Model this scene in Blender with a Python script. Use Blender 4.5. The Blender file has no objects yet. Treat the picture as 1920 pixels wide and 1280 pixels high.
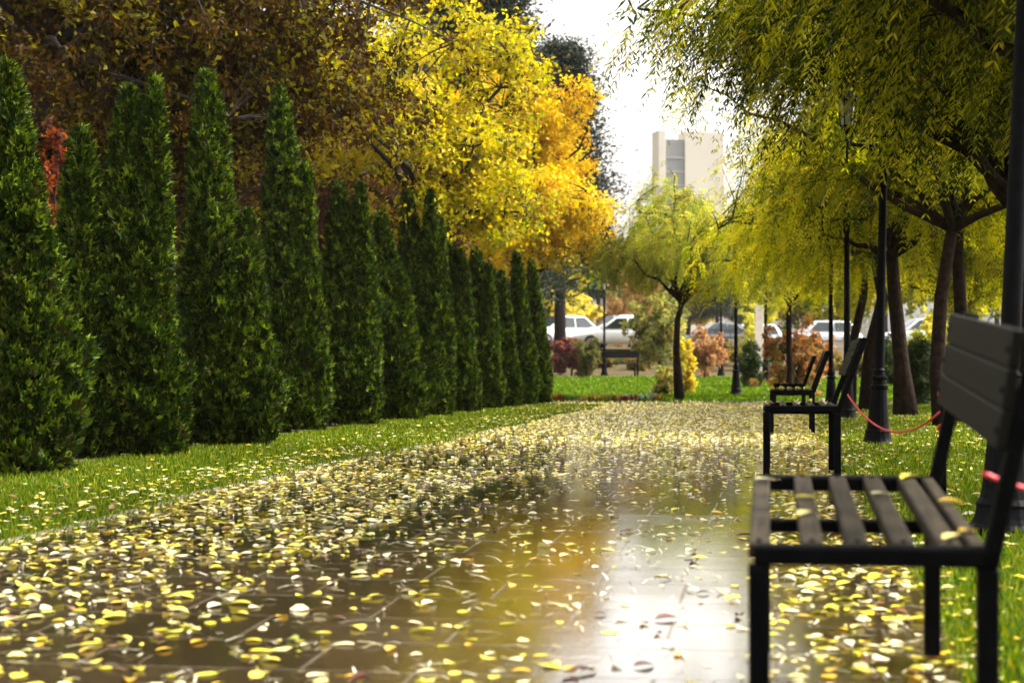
import bpy, math, random
import numpy as np
from mathutils import Vector, Matrix
random.seed(7); RNG = np.random.default_rng(7)
sc = bpy.context.scene
COL = sc.collection
R_ = math.radians
# ------------------------------------------------------------------ camera maths
FPX, H, YAW, PIT = 3300.0, 0.72, R_(8.53), math.atan(50/3300)
CAM = np.array([0., 0., H])
Fv = np.array([-math.sin(YAW)*math.cos(PIT), math.cos(YAW)*math.cos(PIT), math.sin(PIT)])
Rv = np.array([math.cos(YAW), math.sin(YAW), 0.])
Uv = np.cross(Rv, Fv)
def P(px, py, Z):
    return CAM + Z*Fv + (px-960)/FPX*Z*Rv - (py-640)/FPX*Z*Uv
def sst(t): t = np.clip(t, 0, 1); return t*t*(3-2*t)
def terr(x, y):
    y = np.asarray(y, float)
    z = -.0026*np.clip(10-y, 0, 12)**2
    z = z + .42*sst((y-44)/20) + 1.28*sst((y-66)/17)
    return z
def ground(px, Z):
    p = P(px, 640, Z); return np.array([p[0], p[1], float(terr(p[0], p[1]))])
def hz(py, Z):            # world height of picture row py at depth Z
    return P(960, py, Z)[2]
# ------------------------------------------------------------------ scene helpers
def tag(o, label=None, cat=None, group=None, kind=None):
    if label: o['label'] = label
    if cat: o['category'] = cat
    if group: o['group'] = group
    if kind: o['kind'] = kind
    return o
def empty(name, loc, rz=0, rx=0):
    o = bpy.data.objects.new(name, None); COL.objects.link(o)
    o.location = loc; o.rotation_euler = (rx, 0, rz); o.empty_display_size = .1
    return o
def np_mesh(name, V, faces, mat, parent=None, col=None, smooth=False, loc=None):
    """faces: list of int arrays (n,k). col: (nverts,3)."""
    me = bpy.data.meshes.new(name)
    V = np.ascontiguousarray(V, np.float32)
    faces = [np.asarray(f, np.int32) for f in faces if len(f)]
    me.vertices.add(len(V)); me.vertices.foreach_set('co', V.ravel())
    tot = np.concatenate([np.full(len(f), f.shape[1], np.int32) for f in faces])
    loops = np.concatenate([f.ravel() for f in faces])
    me.loops.add(len(loops)); me.loops.foreach_set('vertex_index', loops)
    me.polygons.add(len(tot))
    st = np.zeros(len(tot), np.int32); st[1:] = np.cumsum(tot)[:-1]
    me.polygons.foreach_set('loop_start', st)
    me.polygons.foreach_set('use_smooth', np.full(len(tot), bool(smooth)))
    if col is not None:
        a = me.color_attributes.new('col', 'FLOAT_COLOR', 'POINT')
        c = np.ones((len(V), 4), np.float32); c[:, :3] = col
        a.data.foreach_set('color', c.ravel())
    me.update(calc_edges=True); me.validate()
    me.materials.append(mat)
    o = bpy.data.objects.new(name, me); COL.objects.link(o)
    if parent is not None: o.parent = parent
    if loc is not None: o.location = loc
    return o
class MB:
    def __init__(s): s.v = []; s.q = []; s.t = []; s.n = 0
    def add(s, V, q=None, t=None):
        V = np.asarray(V, float).reshape(-1, 3)
        if q is not None and len(q): s.q.append(np.asarray(q, int).reshape(-1, 4)+s.n)
        if t is not None and len(t): s.t.append(np.asarray(t, int).reshape(-1, 3)+s.n)
        s.v.append(V); s.n += len(V)
    def box(s, x0, x1, y0, y1, z0, z1, bev=0.0, M=None):
        b = min(bev, .45*abs(x1-x0), .45*abs(y1-y0), .45*abs(z1-z0))
        if b <= 0:
            V = np.array([[x, y, z] for z in (z0, z1) for y in (y0, y1) for x in (x0, x1)], float)
            q = [(0,2,3,1),(4,5,7,6),(0,1,5,4),(2,6,7,3),(0,4,6,2),(1,3,7,5)]; t = []
        else:
            c = np.array([(x0+x1)/2, (y0+y1)/2, (z0+z1)/2]); h = np.array([x1-x0, y1-y0, z1-z0])/2
            V = []; idx = {}
            for sx in (-1,1):
                for sy in (-1,1):
                    for sz in (-1,1):
                        for ax in range(3):
                            p = h-b; p = p.copy(); p[ax] = h[ax]
                            idx[(sx,sy,sz,ax)] = len(V); V.append(c+p*np.array([sx,sy,sz]))
            V = np.array(V); q = []; t = []
            for ax in range(3):
                a1, a2 = [(1,2),(2,0),(0,1)][ax]
                for sg in (-1,1):
                    cs = []
                    for u, w in ((-1,-1),(1,-1),(1,1),(-1,1)):
                        k = [0,0,0]; k[ax] = sg; k[a1] = u; k[a2] = w; cs.append(idx[(*k, ax)])
                    q.append(cs if sg > 0 else cs[::-1])
                for u in (-1,1):
                    for w in (-1,1):
                        k = [0,0,0]; k[a1] = u; k[a2] = w
                        e = []
                        for sg, f in ((-1,a1),(1,a1),(1,a2),(-1,a2)):
                            kk = k.copy(); kk[ax] = sg; e.append(idx[(*kk, f)])
                        q.append(e if u*w > 0 else e[::-1])
            for sx in (-1,1):
                for sy in (-1,1):
                    for sz in (-1,1):
                        e = [idx[(sx,sy,sz,a)] for a in range(3)]; t.append(e if sx*sy*sz > 0 else e[::-1])
        if M is not None: V = V @ np.array(M)[:3,:3].T + np.array(M)[:3,3]
        s.add(V, q, t)
    def bar(s, a, b, w, h, up=(0,0,1), bev=.004):   # box bar from a to b
        a = np.asarray(a, float); b = np.asarray(b, float); d = b-a; L = np.linalg.norm(d); d = d/L
        u = np.asarray(up, float); sd = np.cross(u, d)
        if np.linalg.norm(sd) < 1e-4: sd = np.cross((0,1,0), d)
        sd /= np.linalg.norm(sd); u2 = np.cross(d, sd)
        M = np.eye(4); M[:3,0] = sd; M[:3,1] = d; M[:3,2] = u2; M[:3,3] = a
        s.box(-w/2, w/2, 0, L, -h/2, h/2, bev, M)
    def tube(s, pts, rad, n=8, cap=True):
        pts = np.asarray(pts, float); m = len(pts); rad = np.broadcast_to(np.asarray(rad, float), (m,))
        T = np.gradient(pts, axis=0); T /= np.linalg.norm(T, axis=1)[:, None]+1e-9
        ref = np.array([0,0,1.]) if abs(T[0,2]) < .9 else np.array([1.,0,0])
        A = np.zeros((m,3)); B = np.zeros((m,3))
        for i in range(m):
            a = np.cross(ref, T[i]); a /= np.linalg.norm(a)+1e-9; b = np.cross(T[i], a); A[i] = a; B[i] = b; ref = -np.cross(a, T[i]) if False else ref
        th = np.arange(n)*2*math.pi/n
        V = pts[:,None,:] + rad[:,None,None]*(np.cos(th)[None,:,None]*A[:,None,:] + np.sin(th)[None,:,None]*B[:,None,:])
        i = np.arange(m-1)[:,None]*n; j = np.arange(n)[None,:]; j2 = (j+1) % n
        q = np.stack([i+j, i+j2, i+n+j2, i+n+j], -1).reshape(-1,4)
        V = V.reshape(-1,3); t = []
        if cap:
            V = np.vstack([V, pts[0], pts[-1]]); a, b = len(V)-2, len(V)-1
            t = [(a, (k+1) % n, k) for k in range(n)] + [(b, (m-1)*n+k, (m-1)*n+(k+1) % n) for k in range(n)]
        s.add(V, q, t)
    def lathe(s, prof, n=20, c=(0,0,0)):
        pr = np.array(prof, float); m = len(pr); th = np.arange(n)*2*math.pi/n
        V = np.stack([pr[:,0][:,None]*np.cos(th), pr[:,0][:,None]*np.sin(th), np.repeat(pr[:,1][:,None], n, 1)], -1).reshape(-1,3)+np.array(c)
        i = np.arange(m-1)[:,None]*n; j = np.arange(n)[None,:]; j2 = (j+1) % n
        s.add(V, np.stack([i+j, i+j2, i+n+j2, i+n+j], -1).reshape(-1,4))
    def build(s, name, mat, parent=None, smooth=False, col=None, loc=None):
        V = np.vstack(s.v); f = []
        if s.q: f.append(np.vstack(s.q))
        if s.t: f.append(np.vstack(s.t))
        c = None if col is None else np.tile(np.array(col), (len(V), 1))
        return np_mesh(name, V, f, mat, parent, c, smooth, loc)
# ------------------------------------------------------------------ materials
def newmat(name):
    m = bpy.data.materials.new(name); m.use_nodes = True
    nt = m.node_tree; nt.nodes.clear()
    return m, nt, nt.nodes.new
def simple(name, col, rough=.5, metal=0., var=.25, scale=8., bump=0., bscale=40., spec=.5):
    m, nt, N = newmat(name); L = nt.links.new
    o = N('ShaderNodeOutputMaterial'); b = N('ShaderNodeBsdfPrincipled'); L(b.outputs[0], o.inputs[0])
    b.inputs['Roughness'].default_value = rough; b.inputs['Metallic'].default_value = metal
    b.inputs['Specular IOR Level'].default_value = spec
    tc = N('ShaderNodeTexCoord'); n = N('ShaderNodeTexNoise'); n.inputs['Scale'].default_value = scale; n.inputs['Detail'].default_value = 6
    L(tc.outputs['Object'], n.inputs['Vector'])
    r = N('ShaderNodeValToRGB'); c = np.array(col)
    r.color_ramp.elements[0].position = .3; r.color_ramp.elements[1].position = .7
    r.color_ramp.elements[0].color = (*(c*(1-var)), 1); r.color_ramp.elements[1].color = (*np.minimum(c*(1+var), 1), 1)
    L(n.outputs['Fac'], r.inputs['Fac']); L(r.outputs[0], b.inputs['Base Color'])
    if bump:
        n2 = N('ShaderNodeTexNoise'); n2.inputs['Scale'].default_value = bscale; n2.inputs['Detail'].default_value = 5
        L(tc.outputs['Object'], n2.inputs['Vector'])
        bp = N('ShaderNodeBump'); bp.inputs['Strength'].default_value = bump; bp.inputs['Distance'].default_value = .02
        L(n2.outputs['Fac'], bp.inputs['Height']); L(bp.outputs[0], b.inputs['Normal'])
    return m
def leafmat(name, trans=.45, rough=.45, spec=.3, tmul=1.15):
    m, nt, N = newmat(name); L = nt.links.new
    o = N('ShaderNodeOutputMaterial'); b = N('ShaderNodeBsdfPrincipled'); t = N('ShaderNodeBsdfTranslucent'); mx = N('ShaderNodeMixShader')
    a = N('ShaderNodeAttribute'); a.attribute_name = 'col'
    L(a.outputs['Color'], b.inputs['Base Color'])
    h = N('ShaderNodeHueSaturation'); h.inputs['Value'].default_value = tmul; h.inputs['Saturation'].default_value = 1.05
    L(a.outputs['Color'], h.inputs['Color']); L(h.outputs[0], t.inputs['Color'])
    b.inputs['Roughness'].default_value = rough; b.inputs['Specular IOR Level'].default_value = spec
    mx.inputs[0].default_value = trans
    L(b.outputs[0], mx.inputs[1]); L(t.outputs[0], mx.inputs[2]); L(mx.outputs[0], o.inputs[0])
    return m
M_LEAF = leafmat('broad_leaf', .58, .5, .12)
M_THUJA = leafmat('thuja_sprays', .22, .55, .1)
M_NEEDLE = leafmat('conifer_needles', .12, .6, .2)
M_GRASS = leafmat('grass_blades', .35, .5, .08)
M_LITTER = leafmat('wet_fallen_leaves', .12, .25, .5, 1.0)
M_BARK = simple('bark', (.019,.0105,.007), .9, 0, .6, 14, 1., 26, .1)
M_BARKD = simple('dark_bark', (.020,.013,.010), .8, 0, .5, 14, .6, 30)
M_BLACK = simple('black_painted_metal', (.003,.003,.0035), .5, 0, .4, 20, .08, 90, .03)
M_IRON = simple('black_cast_iron', (.004,.004,.005), .5, .0, .4, 20, .1, 60, .04)
M_WHITEP = simple('white_car_paint', (.78,.8,.8), .25, 0, .04, 2)
M_SILVER = simple('silver_car_paint', (.42,.45,.5), .25, .2, .05, 2)
M_DARKC = simple('dark_car_paint', (.05,.055,.065), .3, .1, .05, 2)
M_GLASS = simple('dark_glass', (.03,.04,.045), .06, 0, .2, 3)
M_TYRE = simple('tyre_rubber', (.015,.015,.016), .8)
M_RIM = simple('wheel_rim', (.4,.4,.42), .35, .7)
M_RED = simple('red_plastic', (.62,.03,.05), .35, 0, .15, 30)
M_LAMPG = simple('frosted_lamp_glass', (.42,.42,.38), .25, 0, .1, 4)
M_CONC = simple('pale_concrete', (.5,.47,.42), .8, 0, .15, 3)
M_WALLW = simple('white_render', (.75,.74,.71), .8, 0, .06, 1)
M_WALLB = simple('beige_render', (.42,.35,.27), .85, 0, .12, .6)
M_STEEL = simple('guard_rail_paint', (.05,.055,.06), .5)
M_LAMPR = simple('red_lamp_lens', (.4,.02,.02), .2)
M_HEADL = simple('headlamp_lens', (.7,.72,.75), .12)

def wood(name, c0, c1, axis):
    m, nt, N = newmat(name); L = nt.links.new
    o = N('ShaderNodeOutputMaterial'); b = N('ShaderNodeBsdfPrincipled'); L(b.outputs[0], o.inputs[0])
    tc = N('ShaderNodeTexCoord'); mp = N('ShaderNodeMapping'); sc_ = [130, 130, 130]; sc_[axis] = 4.
    mp.inputs['Scale'].default_value = sc_; L(tc.outputs['Object'], mp.inputs[0])
    n = N('ShaderNodeTexNoise'); n.inputs['Scale'].default_value = 1.; n.inputs['Detail'].default_value = 8; n.inputs['Roughness'].default_value = .65
    L(mp.outputs[0], n.inputs['Vector'])
    n2 = N('ShaderNodeTexNoise'); n2.inputs['Scale'].default_value = 7; n2.inputs['Detail'].default_value = 4; L(tc.outputs['Object'], n2.inputs['Vector'])
    r = N('ShaderNodeValToRGB'); r.color_ramp.elements[0].position = .36; r.color_ramp.elements[1].position = .66
    r.color_ramp.elements[0].color = (*c0, 1); r.color_ramp.elements[1].color = (*c1, 1)
    mm = N('ShaderNodeMath'); mm.operation = 'MULTIPLY_ADD'; mm.inputs[1].default_value = .6; L(n.outputs['Fac'], mm.inputs[0])
    m2 = N('ShaderNodeMath'); m2.operation = 'MULTIPLY'; m2.inputs[1].default_value = .42; L(n2.outputs['Fac'], m2.inputs[0]); L(m2.outputs[0], mm.inputs[2])
    L(mm.outputs[0], r.inputs['Fac']); L(r.outputs[0], b.inputs['Base Color'])
    b.inputs['Roughness'].default_value = .62; b.inputs['Specular IOR Level'].default_value = .10
    bp = N('ShaderNodeBump'); bp.inputs['Strength'].default_value = .35; bp.inputs['Distance'].default_value = .004
    L(n.outputs['Fac'], bp.inputs['Height']); L(bp.outputs[0], b.inputs['Normal'])
    return m
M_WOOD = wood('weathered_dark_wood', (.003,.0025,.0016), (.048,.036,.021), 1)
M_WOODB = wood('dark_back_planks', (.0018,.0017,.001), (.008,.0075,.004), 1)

# ------------------------------------------------------------------ world, sun, camera
SUN_EL, SUN_AZ = R_(46), R_(72)        # azimuth clockwise from +Y (ahead, a little to the right)
w = bpy.data.worlds.new('World'); sc.world = w; w.use_nodes = True
nt = w.node_tree; nt.nodes.clear()
bg = nt.nodes.new('ShaderNodeBackground'); ow = nt.nodes.new('ShaderNodeOutputWorld'); sk = nt.nodes.new('ShaderNodeTexSky')
sk.sky_type = 'NISHITA'; sk.sun_disc = False; sk.sun_elevation = SUN_EL; sk.sun_rotation = SUN_AZ
sk.air_density = 1.0; sk.dust_density = 6.0; sk.ozone_density = 1.0
hs = nt.nodes.new('ShaderNodeHueSaturation'); hs.inputs['Saturation'].default_value = .04
nt.links.new(sk.outputs[0], hs.inputs['Color']); tn = nt.nodes.new('ShaderNodeMixRGB'); tn.blend_type = 'MULTIPLY'; tn.inputs[0].default_value = 1; tn.inputs[2].default_value = (1, .965, .90, 1)
nt.links.new(hs.outputs[0], tn.inputs[1]); nt.links.new(tn.outputs[0], bg.inputs[0]); nt.links.new(bg.outputs[0], ow.inputs[0])
bg.inputs[1].default_value = .15
sd = bpy.data.lights.new('sun', 'SUN'); sd.energy = 2.0; sd.angle = R_(12); sd.color = (1, .95, .86)
so = bpy.data.objects.new('sun', sd); COL.objects.link(so)
dv = Vector((math.sin(SUN_AZ)*math.cos(SUN_EL), math.cos(SUN_AZ)*math.cos(SUN_EL), math.sin(SUN_EL)))
so.rotation_euler = dv.to_track_quat('Z', 'Y').to_euler(); so.location = (5, 20, 30)
cd = bpy.data.cameras.new('camera'); co = bpy.data.objects.new('camera', cd); COL.objects.link(co); sc.camera = co
co.location = CAM; co.rotation_euler = (R_(90)+PIT, 0, YAW)
cd.sensor_width = 36; cd.lens = 36*FPX/1920; cd.clip_end = 6000; cd.clip_start = .05
cd.dof.use_dof = True; cd.dof.focus_distance = 13; cd.dof.aperture_fstop = 3.4; cd.dof.aperture_blades = 7
sc.view_settings.view_transform = 'Standard'; sc.view_settings.look = 'None'; sc.view_settings.gamma = 1
sc.view_settings.exposure = 1.9
sc.cycles.max_bounces = 8; sc.cycles.diffuse_bounces = 3; sc.cycles.transmission_bounces = 6; sc.cycles.glossy_bounces = 3
sc.cycles.use_denoising = True; sc.cycles.sample_clamp_indirect = 6
# ------------------------------------------------------------------ ground
PL, PR, PEND = -3.25, .5, 36.0
def ground_mat():
    m, nt, N = newmat('turf_and_soil'); L = nt.links.new
    o = N('ShaderNodeOutputMaterial'); b = N('ShaderNodeBsdfPrincipled'); L(b.outputs[0], o.inputs[0]); b.inputs['Roughness'].default_value = .95; b.inputs['Specular IOR Level'].default_value = .03
    tc = N('ShaderNodeTexCoord')
    n = N('ShaderNodeTexNoise'); n.inputs['Scale'].default_value = 3; n.inputs['Detail'].default_value = 8; L(tc.outputs['Object'], n.inputs['Vector'])
    r = N('ShaderNodeValToRGB'); r.color_ramp.elements[0].color = (.010,.018,.003,1); r.color_ramp.elements[1].color = (.035,.065,.006,1)
    r.color_ramp.elements[0].position = .32; r.color_ramp.elements[1].position = .68; L(n.outputs['Fac'], r.inputs['Fac'])
    r2 = N('ShaderNodeValToRGB'); r2.color_ramp.elements[0].color = (.03,.028,.012,1); r2.color_ramp.elements[1].color = (.12,.09,.045,1); L(n.outputs['Fac'], r2.inputs['Fac'])
    a = N('ShaderNodeAttribute'); a.attribute_name = 'col'; mx = N('ShaderNodeMixRGB'); L(a.outputs['Fac'], mx.inputs[0]); L(r2.outputs[0], mx.inputs[1]); L(r.outputs[0], mx.inputs[2])
    L(mx.outputs[0], b.inputs['Base Color'])
    return m
xs = np.unique(np.concatenate([[-3000,-1200,-500,-200,-100], np.linspace(-60,60,81), np.arange(-6,3,.25), [100,200,500,1200,3000]]))
ys = np.unique(np.concatenate([[-400,-100,-30,-5], np.arange(0,46,.5), np.arange(46,110,1.), [120,140,180,250,400,800,1600,4000]]))
X, Y = np.meshgrid(xs, ys); Zg = terr(X, Y)
nx, ny = len(xs), len(ys); i = np.arange(ny-1)[:,None]*nx+np.arange(nx-1)[None,:]
turf = ((X > -4.7) & (Y < 62) & (X < 9)).astype(float)
turf = np.where((Y > 38) & (Y < 62) & (abs(X) < 30), 1., turf)
np_mesh('ground', np.stack([X,Y,Zg],-1).reshape(-1,3), [np.stack([i,i+1,i+nx+1,i+nx],-1).reshape(-1,4)], ground_mat(), None,
        np.repeat(turf.reshape(-1,1),3,1), True)['kind'] = 'structure'
def path_mat():
    m, nt, N = newmat('wet_paving'); L = nt.links.new
    o = N('ShaderNodeOutputMaterial'); b = N('ShaderNodeBsdfPrincipled'); L(b.outputs[0], o.inputs[0])
    tc = N('ShaderNodeTexCoord')
    bk = N('ShaderNodeTexBrick'); bk.offset = .5; bk.inputs['Scale'].default_value = 1.; bk.inputs['Mortar Size'].default_value = .0065
    bk.inputs['Brick Width'].default_value = .62; bk.inputs['Row Height'].default_value = .41; bk.inputs['Mortar Smooth'].default_value = .3
    bk.inputs['Color1'].default_value = (.034,.022,.012,1); bk.inputs['Color2'].default_value = (.054,.036,.020,1); bk.inputs['Mortar'].default_value = (.085,.064,.044,1)
    L(tc.outputs['Object'], bk.inputs['Vector'])
    n = N('ShaderNodeTexNoise'); n.inputs['Scale'].default_value = 1.1; n.inputs['Detail'].default_value = 7; n.inputs['Roughness'].default_value = .6; L(tc.outputs['Object'], n.inputs['Vector'])
    n3 = N('ShaderNodeTexNoise'); n3.inputs['Scale'].default_value = 45; n3.inputs['Detail'].default_value = 6; L(tc.outputs['Object'], n3.inputs['Vector'])
    mx = N('ShaderNodeMixRGB'); mx.blend_type = 'MULTIPLY'; mx.inputs[0].default_value = .7
    r0 = N('ShaderNodeValToRGB'); r0.color_ramp.elements[0].color = (.45,.42,.4,1); r0.color_ramp.elements[1].color = (1.25,1.2,1.15,1); r0.color_ramp.elements[0].position = .3; r0.color_ramp.elements[1].position = .7
    L(n3.outputs['Fac'], r0.inputs['Fac']); L(bk.outputs['Color'], mx.inputs[1]); L(r0.outputs[0], mx.inputs[2]); L(mx.outputs[0], b.inputs['Base Color'])
    rr = N('ShaderNodeMapRange'); rr.inputs['From Min'].default_value = .45; rr.inputs['From Max'].default_value = .62
    rr.inputs['To Min'].default_value = .05; rr.inputs['To Max'].default_value = .17; L(n.outputs['Fac'], rr.inputs['Value']); L(rr.outputs[0], b.inputs['Roughness'])
    bp = N('ShaderNodeBump'); bp.inputs['Strength'].default_value = .055; bp.inputs['Distance'].default_value = .01; L(n3.outputs['Fac'], bp.inputs['Height'])
    bp2 = N('ShaderNodeBump'); bp2.inputs['Strength'].default_value = .25; bp2.inputs['Distance'].default_value = .004; bp2.invert = True
    L(bk.outputs['Fac'], bp2.inputs['Height']); L(bp.outputs[0], bp2.inputs['Normal']); L(bp2.outputs[0], b.inputs['Normal'])
    b.inputs['IOR'].default_value = 1.5; wf = N('ShaderNodeMapRange'); wf.inputs['From Min'].default_value = .44; wf.inputs['From Max'].default_value = .60; wf.inputs['To Min'].default_value = 1.; wf.inputs['To Max'].default_value = .55; L(n.outputs['Fac'], wf.inputs['Value']); jm = N('ShaderNodeMath'); jm.operation = 'MULTIPLY_ADD'; jm.use_clamp = True; jm.inputs[1].default_value = -.8; L(bk.outputs['Fac'], jm.inputs[0]); L(wf.outputs[0], jm.inputs[2]); L(jm.outputs[0], b.inputs['Coat Weight'])
    gr_ = N('ShaderNodeTexNoise'); gr_.inputs['Scale'].default_value = 160; gr_.inputs['Detail'].default_value = 3; L(tc.outputs['Object'], gr_.inputs['Vector'])
    bg_ = N('ShaderNodeBump'); bg_.inputs['Strength'].default_value = .03; bg_.inputs['Distance'].default_value = .004; L(gr_.outputs['Fac'], bg_.inputs['Height']); L(bg_.outputs[0], bp.inputs['Normal'])
    ra = N('ShaderNodeMath'); ra.operation = 'MULTIPLY_ADD'; ra.inputs[1].default_value = .12; L(bk.outputs['Fac'], ra.inputs[0]); L(rr.outputs[0], ra.inputs[2]); L(ra.outputs[0], b.inputs['Roughness'])
    b.inputs['Coat Roughness'].default_value = .06; b.inputs['Coat IOR'].default_value = 1.4; L(bp.outputs[0], b.inputs['Coat Normal'])
    return m
M_PATH = path_mat()
pv, pq = [], []
yy = np.concatenate([np.arange(-4, PEND, .25), [PEND]])
wob = lambda y: .05*np.sin(y*.9)+.03*np.sin(y*2.3+1)+.02*np.sin(y*5.1)
def left_edge(y): return PL + wob(y) + .18*sst((9-y)/4) - 5.5*np.clip((y-33)/3, 0, 1)**3
def right_edge(y): return PR + .03*np.sin(y*1.3) + 5*np.clip((y-34)/2, 0, 1)**3
uu = np.linspace(0, 1, 17)
Xp = left_edge(yy)[:,None]*(1-uu)+right_edge(yy)[:,None]*uu
Yp = np.repeat(yy[:,None], 17, 1)
n0, m0 = Xp.shape; i = np.arange(n0-1)[:,None]*m0+np.arange(m0-1)[None,:]
np_mesh('path', np.stack([Xp,Yp,terr(Xp,Yp)+.006],-1).reshape(-1,3), [np.stack([i,i+1,i+m0+1,i+m0],-1).reshape(-1,4)], M_PATH, None, None, True)['kind'] = 'structure'
mb = MB(); mb.add([(-24,PEND,.006),(24,PEND,.006),(24,38.6,.006),(-24,38.6,.006)], [(0,1,2,3)])
mb.build('cross_path', M_PATH)['kind'] = 'structure'
M_DRYP = simple('dry_paving', (.45,.36,.3), .7, 0, .15, 2)
def strip(name, y0, y1, x0, x1, mat, dz=.012):
    a = np.linspace(y0, y1, 12); V = [(x, y, float(terr(x,y))+dz) for y in a for x in (x0, x1)]
    mb = MB(); mb.add(V, [(2*k, 2*k+1, 2*k+3, 2*k+2) for k in range(11)]); mb.build(name, mat)['kind'] = 'structure'
strip('far_footpath', 62.2, 65.5, -40, 40, M_DRYP)
strip('car_park', 83.5, 120, -60, 60, simple('wet_asphalt', (.16,.15,.15), .45, 0, .15, 2))
ye = np.arange(4, 33, .4); xa = left_edge(ye); V = np.stack([np.stack([xa-.05, ye, terr(xa, ye)-.02],1), np.stack([xa-.05, ye, terr(xa, ye)+.014],1), np.stack([xa+.005, ye, terr(xa, ye)+.014],1), np.stack([xa+.005, ye, terr(xa, ye)+.002],1)],1).reshape(-1,3)
i = np.arange(len(ye)-1)[:,None]*4; np_mesh('path_edging', V, [np.concatenate([i+k+np.array([[0,1,5,4]]) for k in range(3)])], simple('stone_edging', (.16,.13,.09), .7, 0, .3, 5))['kind'] = 'structure'
# ------------------------------------------------------------------ leaves
def nrm(a): return a/(np.linalg.norm(a, axis=-1, keepdims=True)+1e-9)
def rdir(n): return nrm(RNG.normal(size=(n,3)))
def leaf_quads(c, ax, nn, L, W, fold=.25):
    """rhombus leaves: base, side, tip, side; folded along the midrib"""
    n = len(c); L = np.broadcast_to(L, (n,))[:,None]; W = np.broadcast_to(W, (n,))[:,None]
    ax = nrm(ax); sdv = nrm(np.cross(ax, nn)); up = np.cross(sdv, ax)
    V = np.stack([c, c+ax*L*.45+sdv*W*.5+up*W*fold, c+ax*L, c+ax*L*.45-sdv*W*.5+up*W*fold], 1)
    return V.reshape(-1,3)
def quads_idx(n): return (np.arange(n)[:,None]*4+np.arange(4)[None,:])
BRW = [.25,.20,.23,.24,.08]
def pal(cols, n, wts=None, jit=.18):
    cols = np.array(cols); k = RNG.choice(len(cols), n, p=wts)
    c = cols[k]*(1+RNG.uniform(-jit, jit, (n,1)))*(1+RNG.uniform(-.06,.06,(n,3)))
    return np.clip(c, .001, .95)
def leaves_obj(name, V, cols, mat, parent):
    n = len(V)//4
    return np_mesh(name, V, [quads_idx(n)], mat, parent, np.repeat(cols, 4, 0))
def bez(a, b, c, n=6):
    t = np.linspace(0,1,n)[:,None]; return (1-t)**2*a+2*t*(1-t)*b+t*t*c
YEL = [(.54,.41,.015),(.40,.35,.015),(.62,.49,.06),(.24,.23,.015)]
LIM = [(.46,.42,.012),(.26,.28,.010),(.62,.53,.025),(.11,.145,.006)]
ORA = [(.58,.36,.015),(.60,.42,.02),(.44,.24,.012),(.58,.47,.03)]
BRO = [(.050,.024,.004),(.028,.016,.004),(.070,.038,.005),(.17,.145,.010),(.022,.020,.004)]
RUS = [(.085,.032,.012),(.06,.026,.012),(.12,.05,.014),(.045,.03,.012)]
OLI = [(.10,.12,.005),(.045,.062,.003),(.34,.34,.014),(.40,.35,.015),(.02,.032,.003)]
OLY = [(.36,.34,.010),(.18,.20,.008),(.58,.50,.02),(.06,.085,.004)]
GRN = [(.03,.055,.008),(.022,.042,.008),(.05,.08,.012),(.036,.045,.01)]
DKG = [(.016,.026,.014),(.02,.032,.015),(.032,.042,.022),(.012,.02,.011)]
THU = [(.020,.040,.003),(.009,.020,.002),(.060,.100,.006),(.14,.19,.013),(.030,.026,.004)]

def skeleton(mb, base, fork, r0, targets, lean=0., nl=8, twig=.35, seed=0, trunk_pts=None, sag=.0):
    """trunk from base to fork, limbs to spread-out targets, thin twigs to every target"""
    rg = np.random.default_rng(seed)
    if trunk_pts is None:
        k = 7; t = np.linspace(0,1,k)[:,None]
        tp = base*(1-t)+fork*t; wv = rg.normal(0, .02, (k,3))*(np.sin(t*math.pi)); wv[:,2] = 0; tp = tp+wv*np.linalg.norm(fork-base)*.6
    else: tp = np.array(trunk_pts, float)
    k = len(tp); t = np.linspace(0,1,k)
    mb.tube(tp, r0*(1.0-.3*t)+r0*.55*np.exp(-t*14), 10)
    T = np.asarray(targets); fork = tp[-1]
    idx = [int(rg.integers(len(T)))]; d = np.linalg.norm(T-T[idx[0]], axis=1)
    for _ in range(min(nl, len(T))-1):
        j = int(np.argmax(d)); idx.append(j); d = np.minimum(d, np.linalg.norm(T-T[j], axis=1))
    P_all = []; 
    for j in idx:
        e = T[j]; h = np.linalg.norm(e-fork)
        c = fork*.45+e*.55+np.array([0,0,.16*h])+rg.normal(0,.05*h,3)
        p = bez(fork+rg.normal(0, r0*.2, 3)*np.array([1,1,0]), c, e, 9); q = p.copy(); q[1:-1] += rg.normal(0, .018*h, (7,3))
        mb.tube(q, np.linspace(r0*.55, r0*.07, 9), 6); P_all.append(q[2:])
    A = np.vstack(P_all)
    for kk in range(len(T)):
        if rg.random() > twig: continue
        e = T[kk]; j = int(np.argmin(np.linalg.norm(A-e, axis=1)+.3*np.maximum(0, A[:,2]-e[2]))); a = A[j]; h = np.linalg.norm(e-a)
        if h < .05: continue
        mb.tube(bez(a, (a+e)/2+np.array([0,0,.12*h-sag*h]), e, 4), np.linspace(r0*.13, r0*.035, 4), 4, False)
def blobs_pts(blobs, n, shell=.45):
    wts = np.array([b[2] if len(b) > 2 else np.prod(b[1])**.67 for b in blobs], float); wts /= wts.sum()
    k = RNG.choice(len(blobs), n, p=wts)
    d = rdir(n)*RNG.random((n,1))**shell
    return np.array([b[0] for b in blobs])[k]+d*np.array([b[1] for b in blobs])[k]
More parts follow.
